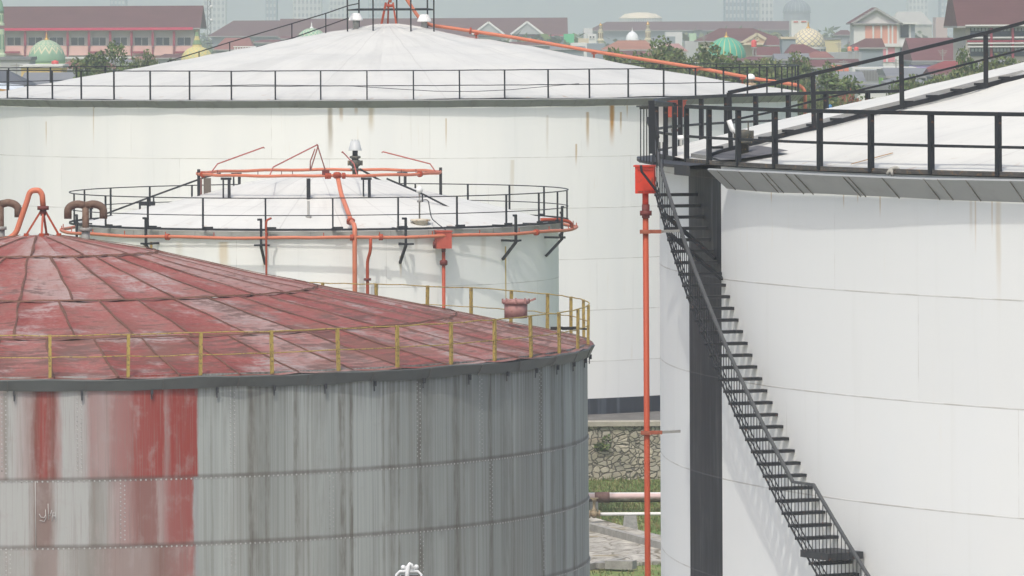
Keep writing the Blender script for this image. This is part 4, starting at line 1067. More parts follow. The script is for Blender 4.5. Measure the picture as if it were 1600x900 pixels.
# weeds on the wall
leafg = paint('leaf_green', (.135, .205, .06), .7, .35, 3)
leafy = paint('leaf_olive', (.18, .205, .075), .7, .35, 3)
leafd = paint('leaf_dark', (.075, .12, .05), .7, .35, 3)
def leaf_blob(m, c, rad, n, size, rnd, mats=3, flat=1.0):
    for _ in range(n):
        while True:
            q = Vector((rnd.uniform(-1, 1), rnd.uniform(-1, 1), rnd.uniform(-1, 1)))
            if .15 < q.length < 1: break
        q = Vector((q.x*rad[0], q.y*rad[1], q.z*rad[2]))+Vector(c)
        ax = Vector((rnd.gauss(0, 1), rnd.gauss(0, 1), rnd.gauss(0, .5))).normalized(); bx = ax.cross(Vector((rnd.gauss(0, 1), rnd.gauss(0, 1), rnd.gauss(0, 1)))).normalized()
        s = size*rnd.uniform(.6, 1.3); mi = rnd.choice((0, 0, 1, 2)) if mats == 3 else rnd.randrange(mats)
        i = [m.vert(q-ax*s), m.vert(q+bx*s*.45), m.vert(q+ax*s), m.vert(q-bx*s*.45)]
        m.face(i, mi)
rnd = random.Random(2)
q = at(940, 697, WY-.12)
m = MB(); leaf_blob(m, (0, 0, 0), (.32, .12, .16), 90, .075, rnd); leaf_blob(m, (.2, .02, .3), (.22, .1, .16), 40, .06, rnd); o = m.obj('wall_weed', [leafg, leafy, leafd]); o.location = q
tag(o, 'green weed growing out of the stone wall beside the grey tank', 'weed')
# grass blades in the gap
m = MB()
for _ in range(15000):
    y = rnd.uniform(176, WY-.1); x = rnd.uniform(1.2, 7.0); 
    if not (192 < y < WY) and rnd.random() < .75: continue
    h = rnd.uniform(.05, .16)*(1.6 if y > WY-.9 and rnd.random() < .3 else 1); a = rnd.uniform(0, PI); ux = Vector((math.cos(a), math.sin(a), 0))*.025
    p0 = Vector((x, y, 0)); m.face([m.vert(p0-ux), m.vert(p0+ux), m.vert(p0+Vector((rnd.uniform(-.06, .06), rnd.uniform(-.06, .06), h)))], rnd.choice((0, 0, 1, 1, 2)))
tag(m.obj('grass', [leafg, paint('dry_grass', (.22, .20, .075), .8, .3, 3), leafy]), 'short green and dry grass between the tanks', 'grass', kind='stuff')
def pipe_mat():  # colour banded by height: near-black bottom, brown, pink, pale top
    t = NT('banded_pipe_paint'); v = t.coord('Object'); o = t.sep(v); n = t.noise(t.comb(t.mul(o[0], .9), t.mul(o[2], 3), 0), 1, 5, .65)
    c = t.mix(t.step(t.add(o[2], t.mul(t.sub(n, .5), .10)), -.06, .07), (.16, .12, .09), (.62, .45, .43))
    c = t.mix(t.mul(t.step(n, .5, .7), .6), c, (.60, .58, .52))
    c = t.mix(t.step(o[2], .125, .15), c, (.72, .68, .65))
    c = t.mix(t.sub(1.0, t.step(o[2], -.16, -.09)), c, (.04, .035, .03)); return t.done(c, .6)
d1 = 200.0; q = at(975, 777, d1)
p = thing('pipeline', 'thick pink and white pipe lying across the grass', 'pipe', (q.x, d1, q.z))
m = MB(); m.tube([(-9, 0, 0), (9, 0, 0)], .17, 16); m.obj('pipe', pipe_mat(), p)
for x in (-1.05, 1.6, 4.6, -4):
    m = MB(); m.box((x, 0, -q.z/2-.08), (.3, .5, q.z-.12)); m.obj('pipe_support', concrete, p)
m = MB(); m.tube([(-1.02, 0, 0), (-.5, 0, 0)], .185, 16); m.obj('pipe_sleeve', paint('pipe_sleeve', (.23, .13, .11), .7, .4, 5, rust=.3), p)
d2 = 191.0; q = at(983, 803, d2)
p = thing('pipeline', 'thin white pipe carried on a concrete post, with a valve at its left end', 'pipe', (q.x, d2, q.z))
xv = at(936, 803, d2).x-q.x
m = MB(); m.tube([(xv, 0, 0), (9, 0, 0)], .055, 10); m.obj('pipe', white_paint, p)
valve_m = paint('valve_bronze', (.30, .24, .15), .6, .35, 6, rust=.25)
m = MB(); m.tube([(xv-.5, 0, 0), (xv, 0, 0)], .07, 10); m.tube([(xv-.02, 0, 0), (xv+.04, 0, 0)], .13, 12); m.tube([(xv-.34, 0, 0), (xv-.28, 0, 0)], .13, 12)
m.ball((xv-.16, 0, .0), .14); m.lathe([(.07, .05), (.09, .15), (.05, .2), (.05, .42), (.08, .44), (.08, .5)], (xv-.16, 0, 0), 10); vo = m.obj('valve', valve_m, p)
m = MB(); m.tube([Vector((xv-.16+.13*math.cos(k*PI/6), .13*math.sin(k*PI/6), .52)) for k in range(12)], .018, 6, closed=True); m.beam((xv-.29, 0, .52), (xv-.03, 0, .52), .025); m.obj('hand_wheel', valve_m, vo)
p2 = thing('concrete_post', 'tapered grey concrete post under the thin white pipe', 'post', (at(985, 834, 190.9).x, 190.95, 0))
zt = q.z-.056; m = MB()
i = [m.vert((sx_*(.27 if z == 0 else .205), sy_*(.2 if z == 0 else .16), z)) for z in (0, zt) for sx_, sy_ in ((-1, -1), (1, -1), (1, 1), (-1, 1))]
for f in ((3, 2, 1, 0), (4, 5, 6, 7), (0, 1, 5, 4), (1, 2, 6, 5), (2, 3, 7, 6), (3, 0, 4, 7)): m.face([i[k] for k in f])
m.obj('post', paint('mottled_concrete', (.36, .36, .34), .9, .35, 7), p2)
# stone paving slope with kerbs
def gp(x, y, z=0.0):
    _, uy = unroll(x, y); d = (CZ-z)*F/uy; w_ = at(x, y, d); return Vector((w_.x, w_.y, z))
def paving_mat():
    t = NT('cracked_paving'); v = t.coord('Object'); o = t.sep(v)
    vv = t.comb(t.add(t.mul(o[0], .55), t.mul(o[1], .12)), t.mul(o[1], .9), 0.0); w_ = t.noise(vv, 1.5, 4)
    vv = t.comb(t.add(t.add(t.mul(o[0], .55), t.mul(o[1], .12)), t.mul(w_, .5)), t.add(t.mul(o[1], .6), t.mul(w_, .6)), 0.0)
    d = t.vor(vv, 1.7, 'DISTANCE_TO_EDGE'); n = t.noise(v, 3.5, 5, .7); n1 = t.noise(t.comb(o[0], t.mul(o[1], .4), 0), .9, 4)
    c = t.mix(t.step(n, .35, .7), (.42, .40, .35), (.20, .19, .165))
    c = t.mix(t.mul(t.step(n1, .52, .66), .6), c, (.55, .53, .47))
    c = t.mix(t.mul(t.sub(1.0, t.step(d, .01, .05)), .75), c, (.10, .085, .055))
    c = t.mix(t.mul(t.step(t.noise(v, 1.2, 4), .58, .68), .6), c, (.26, .21, .11))
    t.bump(t.add(n, t.mul(d, 2)), .7, .05); return t.done(c, .9)
pa = [gp(905, 820), gp(1060, 866), gp(1060, 865), gp(905, 889)]
m = MB()
tl, tr, br, bl_ = gp(895, 818), gp(1080, 872), gp(1080, 872)+Vector((0, -1.6, 0)), gp(895, 890)
for z0_, z1_ in ((.0, .22),):
    lo = [m.vert(Vector((p_.x, p_.y, 0))) for p_ in (bl_, br, tr, tl)]; hi = [m.vert(Vector((p_.x, p_.y, h_))) for p_, h_ in ((bl_, .10), (br, .12), (tr, .40), (tl, .42))]
    m.face(hi); 
    for k in range(4): m.face((lo[k], lo[(k+1) % 4], hi[(k+1) % 4], hi[k]))
tag(m.obj('paving', paving_mat()), 'sloping cracked stone paving between the tanks', 'paving', kind='structure')
kerbm = paint('kerb_concrete', (.36, .35, .32), .9, .35, 2.5)
for (x0, y0, x1, y1, w_, h_, z_, lab) in ((920, 825, 1062, 862, .22, .34, .38, 'upper concrete kerb along the top of the cracked stone paving'), (940, 820, 1070, 852, .2, .22, .18, 'farthest concrete kerb, in the grass behind the stone paving'), (905, 887.5, 1062, 862, .2, .2, .12, 'low concrete kerb along the bottom of the cracked stone paving')):
    a, b_ = gp(x0, y0, z_), gp(x1, y1, z_); m = MB(); m.beam(a, b_, w_, h_); tag(m.obj('kerb', kerbm), lab, 'kerb')
q = gp(970, 882, .2); m = MB(); m.box(q, (.9, .42, .26), rz=-.35); m.box(q+Vector((-.5, .3, -.05)), (.5, .3, .18), rz=.3); tag(m.obj('stone_block', kerbm), 'loose broken stone block lying on the cracked paving', 'stone')
for x, y, s_ in ((938, 866, .34), (950, 850, .22), (932, 876, .28), (962, 866, .2)):
    pass
# white lamp head in front of the grey tank, bottom edge of the photo
d3 = 118.0; q = at(640, 900, d3)
p = thing('flood_lamp', 'white caged lamp head on a post in front of the grey tank', 'lamp', (q.x, d3, 0))
zt = at(640, 878, d3).z
lm = paint('lamp_white', (.68, .70, .71), .4, .1, 5)
m = MB(); m.tube([(0, 0, 0), (0, 0, zt-.55)], .06, 10); m.obj('post', galv, p)
m = MB(); pts = [(-.06, -.05, zt-.5), (-.045, -.05, zt-.2), (-.02, -.05, zt-.08), (.01, -.05, zt-.03), (.045, -.05, zt-.05), (.075, -.05, zt-.13)]
m.tube(pts, .033, 8, radii=[.045, .045, .042, .036, .03, .022]); m.obj('hook_arm', lm, p)
m = MB(); m.tube([(-.27, 0, zt-.42), (-.27, 0, zt-.26), (-.20, 0, zt-.19), (.17, 0, zt-.19), (.24, 0, zt-.26), (.24, 0, zt-.42)], .028, 8); m.tube([(-.19, .05, zt-.42), (-.19, .05, zt-.28), (.17, .05, zt-.28), (.17, .05, zt-.42)], .02, 8)
m.box((-.0, .02, zt-.14), (.22, .08, .10)); m.ball((-.13, 0, zt-.11), .05); m.ball((.14, 0, zt-.10), .05); m.obj('cage_frame', lm, p)
m = MB(); m.box((0, .06, zt-.42), (.36, .16, .3)); m.obj('lamp_body', paint('lamp_dark', (.10, .085, .08), .5, .2, 4), p)

# ================================================================== town behind
glass = paint('window_glass', (.035, .045, .055), .25, .3, 1.0)
glass_b = paint('window_blue', (.05, .07, .095), .25, .3, 1.0)
def wallm(name, col): return paint(name, col, .85, .14, .6, streak=True)
cream = wallm('cream_wall', (.60, .52, .38)); wwall = wallm('white_wall', (.66, .66, .64)); gwall = wallm('grey_wall', (.33, .35, .36)); pinkw = wallm('pink_wall', (.66, .42, .37)); bluegrey = wallm('blue_grey_wall', (.25, .29, .32))
salmon = wallm('salmon_panel', (.66, .32, .24)); hotpink = wallm('pink_panel', (.68, .24, .28)); magenta = wallm('magenta_fascia', (.55, .035, .10)); maroon_p = wallm('maroon_pillar', (.30, .045, .075)); palegreen = wallm('pale_green_wall', (.46, .56, .38))
r_brown = roofmat('brown_tile_roof', (.125, .055, .05)); r_maroon = roofmat('maroon_roof', (.15, .058, .058)); r_red = roofmat('red_sheet_roof', (.24, .055, .055)); r_terra = roofmat('terracotta_roof', (.33, .16, .11)); r_grey = roofmat('grey_sheet_roof', (.20, .21, .22)); r_purple = roofmat('dull_purple_roof', (.112, .046, .045)); r_orange = roofmat('orange_sheet_roof', (.50, .15, .08)); r_rust = roofmat('rust_red_roof', (.24, .10, .085))

eave_m = paint('eave_board_grey', (.34, .34, .33), .8, .2, .8)
def building(name, label, cat, x0, x1, ye, d, depth=10.0, wall=None, roof=None, yr=None, kind='flat', rx=None, over=.5, group=None, wins=None, glassm=None, wall_h=None):
    """building whose front spans photo columns x0..x1 at distance d; eaves at row ye, ridge at row yr"""
    xm = (x0+x1)/2; a, b_ = at(x0, ye, d), at(x1, ye, d); e = at(xm, ye, d); W = b_.x-a.x; H = e.z
    p = thing(name, label, cat, (e.x, d, 0), 0, group)
    m = MB(); m.box((0, depth/2, H/2), (W, depth, H))
    hw = W/2+over; y0, y1 = -over, depth+over
    if roof:
        zr = at(xm, yr, d+depth*(.5 if kind != 'gable_front' else 0)).z if yr is not None else H+.3
        k = MB()
        if kind == 'flat': k.box((0, depth/2, H+.15), (W+.3, depth+.3, .3))
        else:
            if kind == 'hip':
                l_, r_ = (rx if rx else (x0+(x1-x0)*.25, x1-(x1-x0)*.25)); xa = at(l_, yr, d+depth/2).x-e.x; xb = at(r_, yr, d+depth/2).x-e.x
                R0, R1 = (xa, depth/2, zr), (xb, depth/2, zr)
            elif kind == 'gable': R0, R1 = (-hw, depth/2, zr), (hw, depth/2, zr)
            else: R0, R1 = (0, y0, zr), (0, y1, zr)
            zc = H-.02
            c = [(-hw, y0, zc), (hw, y0, zc), (hw, y1, zc), (-hw, y1, zc)]
            th_ = .18; lo = [(q[0], q[1], q[2]-th_) for q in c]
            if kind == 'gable_front':
                k.quad(c[0], R0, R1, c[3]); k.quad(c[1], c[2], R1, R0)
                for A_, B_ in ((c[0], R0), (R0, c[1])):
                    k.quad(A_, (A_[0], A_[1], A_[2]-.35), (B_[0], B_[1], B_[2]-.35), B_, 1)
                m.tri((-W/2, 0, H-.01), (W/2, 0, H-.01), (0, 0, zr-.15-over*.3)); m.tri((W/2, depth, H), (-W/2, depth, H), (0, depth, zr-.2))
            else:
                k.quad(c[0], c[1], R1, R0); k.quad(c[2], c[3], R0, R1); k.tri(c[3], c[0], R0); k.tri(c[1], c[2], R1)
            k.face([k.vert(q) for q in (c[3], c[2], c[1], c[0])], 0)
            for i_ in range(4): k.quad(lo[i_], lo[(i_+1) % 4], c[(i_+1) % 4], c[i_], 1)
        k.obj('roof', [roof, eave_m], p)
    m.obj('wall', wall, p)
    if wins:
        for (wx0, wx1, wy0, wy1) in wins:
            q0, q1 = at(wx0, wy1, d), at(wx1, wy0, d); f = MB(); cx = (q0.x+q1.x)/2-e.x; cz = (q0.z+q1.z)/2; w_, h_ = q1.x-q0.x, q1.z-q0.z
            for s in (-1, 1): f.box((cx+s*w_/2, -.06, cz), (.12, .16, h_+.12)); f.box((cx, -.06, cz+s*h_/2), (w_-.1, .15, .12))
            o = f.obj('window', wwall, p); g_ = MB(); g_.box((cx, -.03, cz), (w_-.05, .08, h_-.05)); g_.obj('pane', glassm or glass, o)
    return p
def slab(p, x0, x1, y0, y1, d, mat, name, pro=.08, thick=.2):
    """flat panel or band fixed to the front of a building"""
    q0, q1 = at(x0, y1, d), at(x1, y0, d); L_ = p.location; m = MB()
    m.box(((q0.x+q1.x)/2-L_.x, (d-L_.y)-pro-thick/2+.1, (q0.z+q1.z)/2), (q1.x-q0.x, thick, q1.z-q0.z)); return m.obj(name, mat, p)

# school on the left
d = 850
p = building('school_building', 'long brown roofed school with a magenta fascia and pink parapets at left', 'school', 8, 303, 44, d, 16, wallm('school_wall', (.50, .47, .46)), r_purple, 9.5, 'gable', over=1.0)
slab(p, 8, 302, 42.5, 48, d, magenta, 'fascia', 1.1, .35)
for i in range(9):
    xa = 5+33.2*i
    slab(p, xa, xa+3.6, 48.5, 71.5, d, maroon_p, 'pillar', .6, .5)
    slab(p, xa+1, xa+2.6, 71.5, 90, d, maroon_p, 'drain_pipe', .75, .15)
    if xa+31 < 303:
        q = slab(p, xa+6, xa+28, 58, 71, d, wwall, 'window', .05, .16); 
        g_ = slab(p, xa+6.6, xa+17, 58.6, 70.6, d, glass_b if i % 3 else glass, 'pane', .12, .1); g_.parent = q
        g_ = slab(p, xa+17.8, xa+27.4, 58.6, 70.6, d, glass, 'pane', .12, .1); g_.parent = q
        slab(p, xa+3.6, xa+33.2, 71.5, 86.5, d, pinkw, 'parapet', .45, .3)
    if i in (0, 4, 6, 8): slab(p, xa+4, xa+27, 80, 83, d, maroon_p, 'awning', .9, .9)
slab(p, 8, 303, 88, 92, d, wwall, 'ledge', .8, .9)
# green minaret at the frame edge
def minaret(label, x, w, d, tiers, ytip, mats, group=None, seg=8, cap=None):
    """tiers: (y_bottom, y_top, width factor)"""
    q = at(x, tiers[0][0], d); p = thing('minaret', label, 'minaret', (q.x, d, 0), 0, group); r = w/2*d/F
    m = MB(); z0 = at(x, tiers[0][0], d).z; m.lathe([(r*1.05, 0), (r*1.05, z0)], (0, 0, 0), seg, smooth=False); m.obj('shaft', mats[0], p)
    for i, (yb, yt, k) in enumerate(tiers):
        za, zb_ = at(x, yb, d).z, at(x, yt, d).z; m = MB()
        m.lathe([(r*k*1.35, za), (r*k*1.35, za+.15*(zb_-za)), (r*k, za+.2*(zb_-za)), (r*k, zb_)], (0, 0, 0), seg, smooth=False); o = m.obj('tier', mats[0], p)
        for s in (-1, 0, 1):
            m = MB(); a = s*PI/4; m.box((r*k*.98*math.sin(a), -r*k*.98*math.cos(a), lerp(za, zb_, .58)), (r*k*.38, .12, (zb_-za)*.5), rz=a); m.obj('opening', mats[1], o)
    zt = at(x, tiers[-1][1], d).z; zz = at(x, ytip, d).z; k = tiers[-1][2]; h_ = zz-zt
    m = MB(); m.lathe([(r*k*1.15, zt), (r*k*1.1, zt+.12*h_), (r*k*.8, zt+.35*h_), (r*k*.3, zt+.55*h_), (r*k*.25, zt+.62*h_), (r*k*.35, zt+.7*h_), (r*k*.12, zt+.8*h_), (.01, zz)], (0, 0, 0), 10); m.obj('cap', mats[2], p)
    return p
gold = paint('gold_finial', (.55, .33, .08), .35, .15, 3, metal=.3)
minaret('pale green minaret cut by the left edge of the photo', 1.5, 11, 800, [(92, 46, 1.05), (40, 20, .8)], -16, [palegreen, wallm('minaret_green', (.16, .30, .2)), wallm('minaret_green', (.16, .3, .2))])
# domes
def dome_pattern(name, kind, c0, c1, c2=None, nu=16, nv=6):
    t = NT(name); u, v = t.uv(); n = t.noise(t.coord('Object'), 1.0, 4)
    def tri(x): return t.mul(t.math('ABSOLUTE', t.sub(t.math('FRACT', x), .5)), 2.0)
    if kind == 'ribs':
        k = t.math('LESS_THAN', t.math('ABSOLUTE', t.sub(t.math('FRACT', t.mul(u, float(nu))), .5)), .065)
        c = t.mix(k, c0, c1)
    elif kind == 'diamond':
        s = t.add(tri(t.mul(u, float(nu))), tri(t.mul(v, float(nv)))); dist = t.math('ABSOLUTE', t.sub(s, 1.0))
        k = t.math('LESS_THAN', dist, .17); c = t.mix(k, c0, c1)
        if c2: c = t.mix(t.math('LESS_THAN', t.math('ABSOLUTE', t.sub(dist, .30)), .05), c, c2)
    else:   # zigzag band with diamonds above, plain with small drops below
        z = t.sub(v, t.add(.30, t.mul(tri(t.mul(u, float(nu))), .20)))
        zig = t.math('LESS_THAN', t.math('ABSOLUTE', z), .045); c = t.mix(zig, c0, c1)
        up = t.math('GREATER_THAN', z, .10)
        s = t.add(tri(t.add(t.mul(u, float(nu)), .0)), tri(t.mul(v, float(nv)))); k = t.math('LESS_THAN', t.math('ABSOLUTE', t.sub(s, .72)), .2)
        c = t.mix(t.mul(k, up), c, c1)
        s2 = t.add(tri(t.add(t.mul(u, float(nu)), 0.0)), t.mul(t.math('ABSOLUTE', t.sub(v, .30)), 9.0)); c = t.mix(t.math('LESS_THAN', s2, .28), c, c1)
    c = t.mix(t.mul(n, .3), c, tuple(x*.6 for x in c0)); return t.done(c, .6)
def dome(label, x, w, ytop, ybase, d, mat, drum, fin, ytip, prof='round', drum_h=None, seg=32, name='mosque_dome', tiers=0):
    q = at(x, ybase, d); p = thing(name, label, 'dome', (q.x, d, 0)); r = w/2*d/F; zb_ = q.z; h = at(x, ytop, d).z-zb_
    pr = []
    for i in range(15):
        t_ = i/14; a = t_*PI/2
        if prof == 'round': pr.append((r*math.cos(a)*(1+.05*math.sin(2*a)), zb_+h*math.sin(a)))
        elif prof == 'onion': pr.append((r*(.86+.14*math.sin(min(1, t_*3)*PI/2))*math.cos(a)**.9, zb_+h*math.sin(a)))
        else: pr.append((r*math.cos(a)*(1-.10*math.sin(2*a)), zb_+h*math.sin(a)))
    pr[-1] = (.02, zb_+h)
    m = MB(); m.lathe(pr, (0, 0, 0), seg); m.obj('dome', mat, p)
    m = MB(); m.lathe([(r*.97, max(0, zb_-6)), (r*.97, zb_-.35), (r*1.06, zb_-.3), (r*1.06, zb_-.02), (r*.9, zb_)], (0, 0, 0), 24, smooth=False); m.obj('drum', drum, p)
    zt = zb_+h; H2 = at(x, ytip, d).z-zt; m = MB()
    m.lathe([(r*.16, zt-.06*h), (r*.12, zt+.1*H2), (r*.04, zt+.3*H2), (r*.07, zt+.42*H2), (r*.03, zt+.55*H2), (r*.045, zt+.65*H2), (r*.012, zt+.75*H2), (.005, zt+H2)], (0, 0, 0), 10); m.obj('finial', fin, p)
    return p, zb_, h, r
dome('mosque dome of pale green with cream zigzags below the school', 73, 58, 62, 98, 700, dome_pattern('zigzag_dome', 'zigzag', (.22, .37, .25), (.62, .55, .38), nu=14, nv=8), wallm('lime_drum', (.42, .55, .32)), gold, 49.5)
pY, zb_, h_, r_ = dome('yellow patterned dome with a stepped spire beside the school', 308, 50, 72, 97, 720, dome_pattern('yellow_dome', 'diamond', (.58, .47, .17), (.34, .42, .26), nu=14, nv=4), wallm('yellow_drum', (.55, .47, .2)), gold, 46)
m = MB(); zt = zb_+h_
for i, (k, c_) in enumerate(((.34, 0), (.26, 1), (.17, 0), (.12, 1))): m.lathe([(r_*k*1.15, zt-.3+i*.52), (r_*k*1.15, zt-.2+i*.52), (r_*k, zt-.15+i*.52), (r_*k*.8, zt+.22+i*.52)], (0, 0, 0), 14, c_, smooth=False)
m.obj('spire_tier', [wallm('spire_yellow', (.55, .46, .2)), wallm('spire_green', (.2, .3, .17))], pY)
dome('small green and white dome seen behind the stair rail of the largest tank', 487, 44, 44, 63, 900, dome_pattern('flower_dome', 'diamond', (.20, .40, .27), (.66, .62, .45), nu=18, nv=4), wallm('green_drum', (.3, .45, .35)), white_paint, 33)
dome('turquoise green dome with gold ribs above the trees', 1135, 61, 58, 92, 760, dome_pattern('ribbed_dome', 'ribs', (.055, .36, .24), (.62, .46, .15), nu=18), wallm('gold_drum', (.6, .48, .25)), gold, 48)
pd_, zb_, h_, r_ = dome('cream dome with a dark diamond lattice and a gold spire', 1263, 52, 44, 73, 780, dome_pattern('lattice_dome', 'diamond', (.66, .58, .36), (.20, .19, .20), (.6, .6, .58), nu=15, nv=5), wallm('white_drum', (.6, .6, .58)), gold, 32)
m = MB()
for k in range(20):
    a = 2*PI*k/20; m.box((r_*1.0*math.sin(a), -r_*1.0*math.cos(a), zb_-.9), (.25, .25, 1.2), rz=a)
tag(m.obj('drum_column', wallm('drum_column', (.32, .33, .36)), pd_), kind='stuff')
dome('huge hazy grey dome on the horizon at right', 1245, 43, -1, 19, 3000, dome_pattern('grey_dome', 'ribs', (.12, .15, .18), (.40, .42, .42), nu=20), wallm('far_drum', (.2, .22, .25)), wallm('far_drum', (.2, .22, .25)), -9)
dome('plain white dome between two small cream minarets', 988, 21, 49, 66, 1000, paint('white_dome', (.72, .74, .75), .4, .1, .5), wallm('white_drum', (.6, .6, .58)), white_paint, 41)
mm = [wallm('minaret_cream', (.64, .58, .42)), wallm('minaret_dark', (.22, .17, .12)), gold]
minaret('left one of two cream minarets, standing apart from the white dome', 938.5, 8.5, 1000, [(64, 49, 1.0), (48, 40, .62)], 34.5, mm, 'twin minarets')
minaret('right one of two cream minarets, nearer the green dome', 1012.5, 8.5, 1000, [(63, 48, 1.0), (47, 39, .62)], 31.5, mm, 'twin minarets')
# far roofs
building('long_hall', 'long hazy hall with a purple-brown hip roof behind the stair rail', 'building', 331, 500, 56, 1350, 30, bluegrey, r_purple, 32, 'hip', (365, 500), over=1)
p = building('gabled_hall', 'long purple roofed hall with white edged gables behind the dome', 'building', 440, 882, 57, 1300, 26, bluegrey, r_purple, 28.5, 'gable', over=.8, wins=[(842, 875, 55, 65)] , glassm=glass_b)
e = p.location
for gx0, gx1, gy in ((738, 788, 34.5), (798, 849, 34)):
    q0, q1, qt = at(gx0, 53.5, 1297), at(gx1, 53.5, 1297), at((gx0+gx1)/2, gy, 1297); m = MB(); lx = lambda v: (v.x-e.x, -3.0, v.z)
    m.tri(lx(q0), lx(q1), lx(qt)); 
    o = m.obj('gable', wallm('gable_grey', (.42, .44, .44)), p); m = MB()
    m.beam(lx(q0), lx(qt), .5, .42); m.beam(lx(qt), lx(q1), .5, .42); m.obj('gable_edge', white_paint, o)
    m = MB(); R0 = Vector(lx(qt)); m.quad(lx(q0), lx(qt), (R0.x, 12, R0.z), (lx(q0)[0], 3, lx(q0)[2])); m.quad(lx(qt), lx(q1), (lx(q1)[0], 3, lx(q1)[2]), (R0.x, 12, R0.z)); m.obj('gable_roof', r_purple, o)
slab(p, 745, 830, 54.5, 66, 1300, wwall, 'panel', .3, .3); slab(p, 824, 882, 54.5, 56, 1300, magenta, 'band', .5, .4)
building('long_hall', 'very long hazy mauve roof on the horizon behind the white dome and green dome', 'building', 925, 1236, 47, 1600, 40, bluegrey, r_purple, 33.5, 'hip', (948, 1236), over=1.0)
building('low_house', 'low house with a dull red roof below the purple hip roof', 'house', 338, 392, 77, 900, 10, gwall, r_rust, 59, 'hip', (352, 390))
p = thing('balustrade', 'row of white balusters on a roof just right of the yellow dome', 'balustrade', at(382, 82, 820))
for i in range(8):
    m = MB(); xx = at(367+4.2*i, 82, 820).x-p.location.x; m.lathe([(.13, 0), (.08, .15), (.15, .4), (.07, .7), (.16, .8)], (xx, 0, 0), 8); m.obj('baluster', white_paint, p)
m = MB(); m.box((0, 0, .84), (3.2, .3, .12)); m.box((0, 0, -4), (3.2, .5, 7.9)); m.obj('rail', white_paint, p)
# arena
q = at(1001, 36, 2600); p = thing('arena', 'pale oval arena roof on the hazy horizon', 'arena', (q.x, 2600, 0)); r = 34/F*2600; z0 = at(1001, 28, 2600).z; z1 = at(1001, 19.5, 2600).z
m = MB(); m.lathe([(r*1.0, z0-.3), (r*1.0, z0), (r*.72, lerp(z0, z1, .72)), (r*.3, z1), (.1, z1+.1)], (0, 0, 0), 32); m.obj('roof', wallm('arena_roof', (.80, .70, .52)), p)
m = MB(); m.lathe([(r*.93, 0), (r*.93, z0-.3)], (0, 0, 0), 32, caps=False); m.obj('wall', bluegrey, p)
for k in range(30):
    m = MB(); a = -PI/2+PI*k/29; m.box((r*.96*math.sin(a), -r*.96*math.cos(a), z0-2.2), (.5, .5, 4), rz=a); m.obj('column', wwall, p)
# far towers
bt = NT('window_bank_floors'); bo = bt.sep(bt.coord('Object'))
bank_m = bt.done(bt.mix(bt.math('GREATER_THAN', bt.math('FRACT', bt.mul(bo[2], 1/3.4)), .5), (.17, .20, .23), (.45, .46, .46)), .5)  # pale, low-contrast floors put distance haze into the colour
def tower(label, x0, x1, ytop, d, mat, cols=5, floors=26, top=70):
    q0, q1 = at(x0, 40, d), at(x1, 40, d); W = q1.x-q0.x; p = thing('tower_block', label, 'tower', ((q0.x+q1.x)/2, d, 0)); m = MB(); m.box((0, 10, top/2), (W, 20, top)); m.box((0, 10, top+1.5), (W*.5, 10, 3)); m.obj('wall', mat, p)
    for c_ in range(cols):
        m = MB(); xx = lerp(-W/2, W/2, (c_+.5)/cols)
        m.box((xx, -.05, top/2), (W/cols*.55, .3, top-3)); m.obj('window_bank', bank_m, p)
tw = wallm('tower_pale', (.62, .62, .60)); tb = wallm('tower_blue', (.22, .30, .36))
tower('wide pale tower block fading in haze left of the dome stairs', 318, 352, 0, 3100, tw, 5, 20, 84); tower('hazy blue tower between pale towers left of the platform', 415, 432, 0, 3000, tb, 3, 20, 92)
tower('pale hazy tower with vertical window rows left of the platform', 458, 502, 0, 3000, tw, 7, 20, 100); tower('faint pale tower just left of the caged platform', 515, 545, 0, 3200, tw, 5, 20, 88)
tower('faint far tower above the left school roof', 172, 196, 0, 3400, tb, 4, 20, 70); tower('faint tower directly behind the apex cage', 575, 600, 0, 3500, tb, 4, 20, 78)
tower('hazy blue glass tower above the turquoise dome', 1133, 1163, 0, 2600, tb, 5, 20, 95); tower('lower hazy blue tower next to the glass tower', 1166, 1186, 0, 2700, tb, 3, 20, 80); tower('slim pale tower left of the huge hazy dome', 1189, 1208, 0, 2800, tw, 3, 20, 84)
tower('faint wide tower behind the pink and white house', 1420, 1450, 0, 3400, tw, 5, 20, 70); tower('far blue tower left of the big brown roof', 1470, 1500, 0, 3400, tb, 5, 20, 62)
# lattice mast
q = at(327, 58, 1500); p = thing('lattice_mast', 'slim grey lattice mast behind the school gable', 'mast', (q.x, 1500, 0)); m = MB(); H = 62.0
for sx_, sy_ in ((-1, -1), (1, -1), (1, 1), (-1, 1)): m.beam((sx_*.45, sy_*.45, 0), (sx_*.35, sy_*.35, H), .12)
for k in range(50):
    z = k*H/50; s = 1 if k % 2 else -1
    m.beam((-s*.42, -.42, z), (s*.42, -.42, z+H/50), .08); m.beam((-s*.42, .42, z), (s*.42, .42, z+H/50), .08)
mo = m.obj('lattice', paint('mast_grey', (.12, .13, .15), .6, .2, 1), p)
for z in (17.5, 21, 24, 28): m = MB(); m.lathe([(.4, 0), (.4, .8)], (.6, -.4, z), 10); m.obj('antenna', wwall, mo)

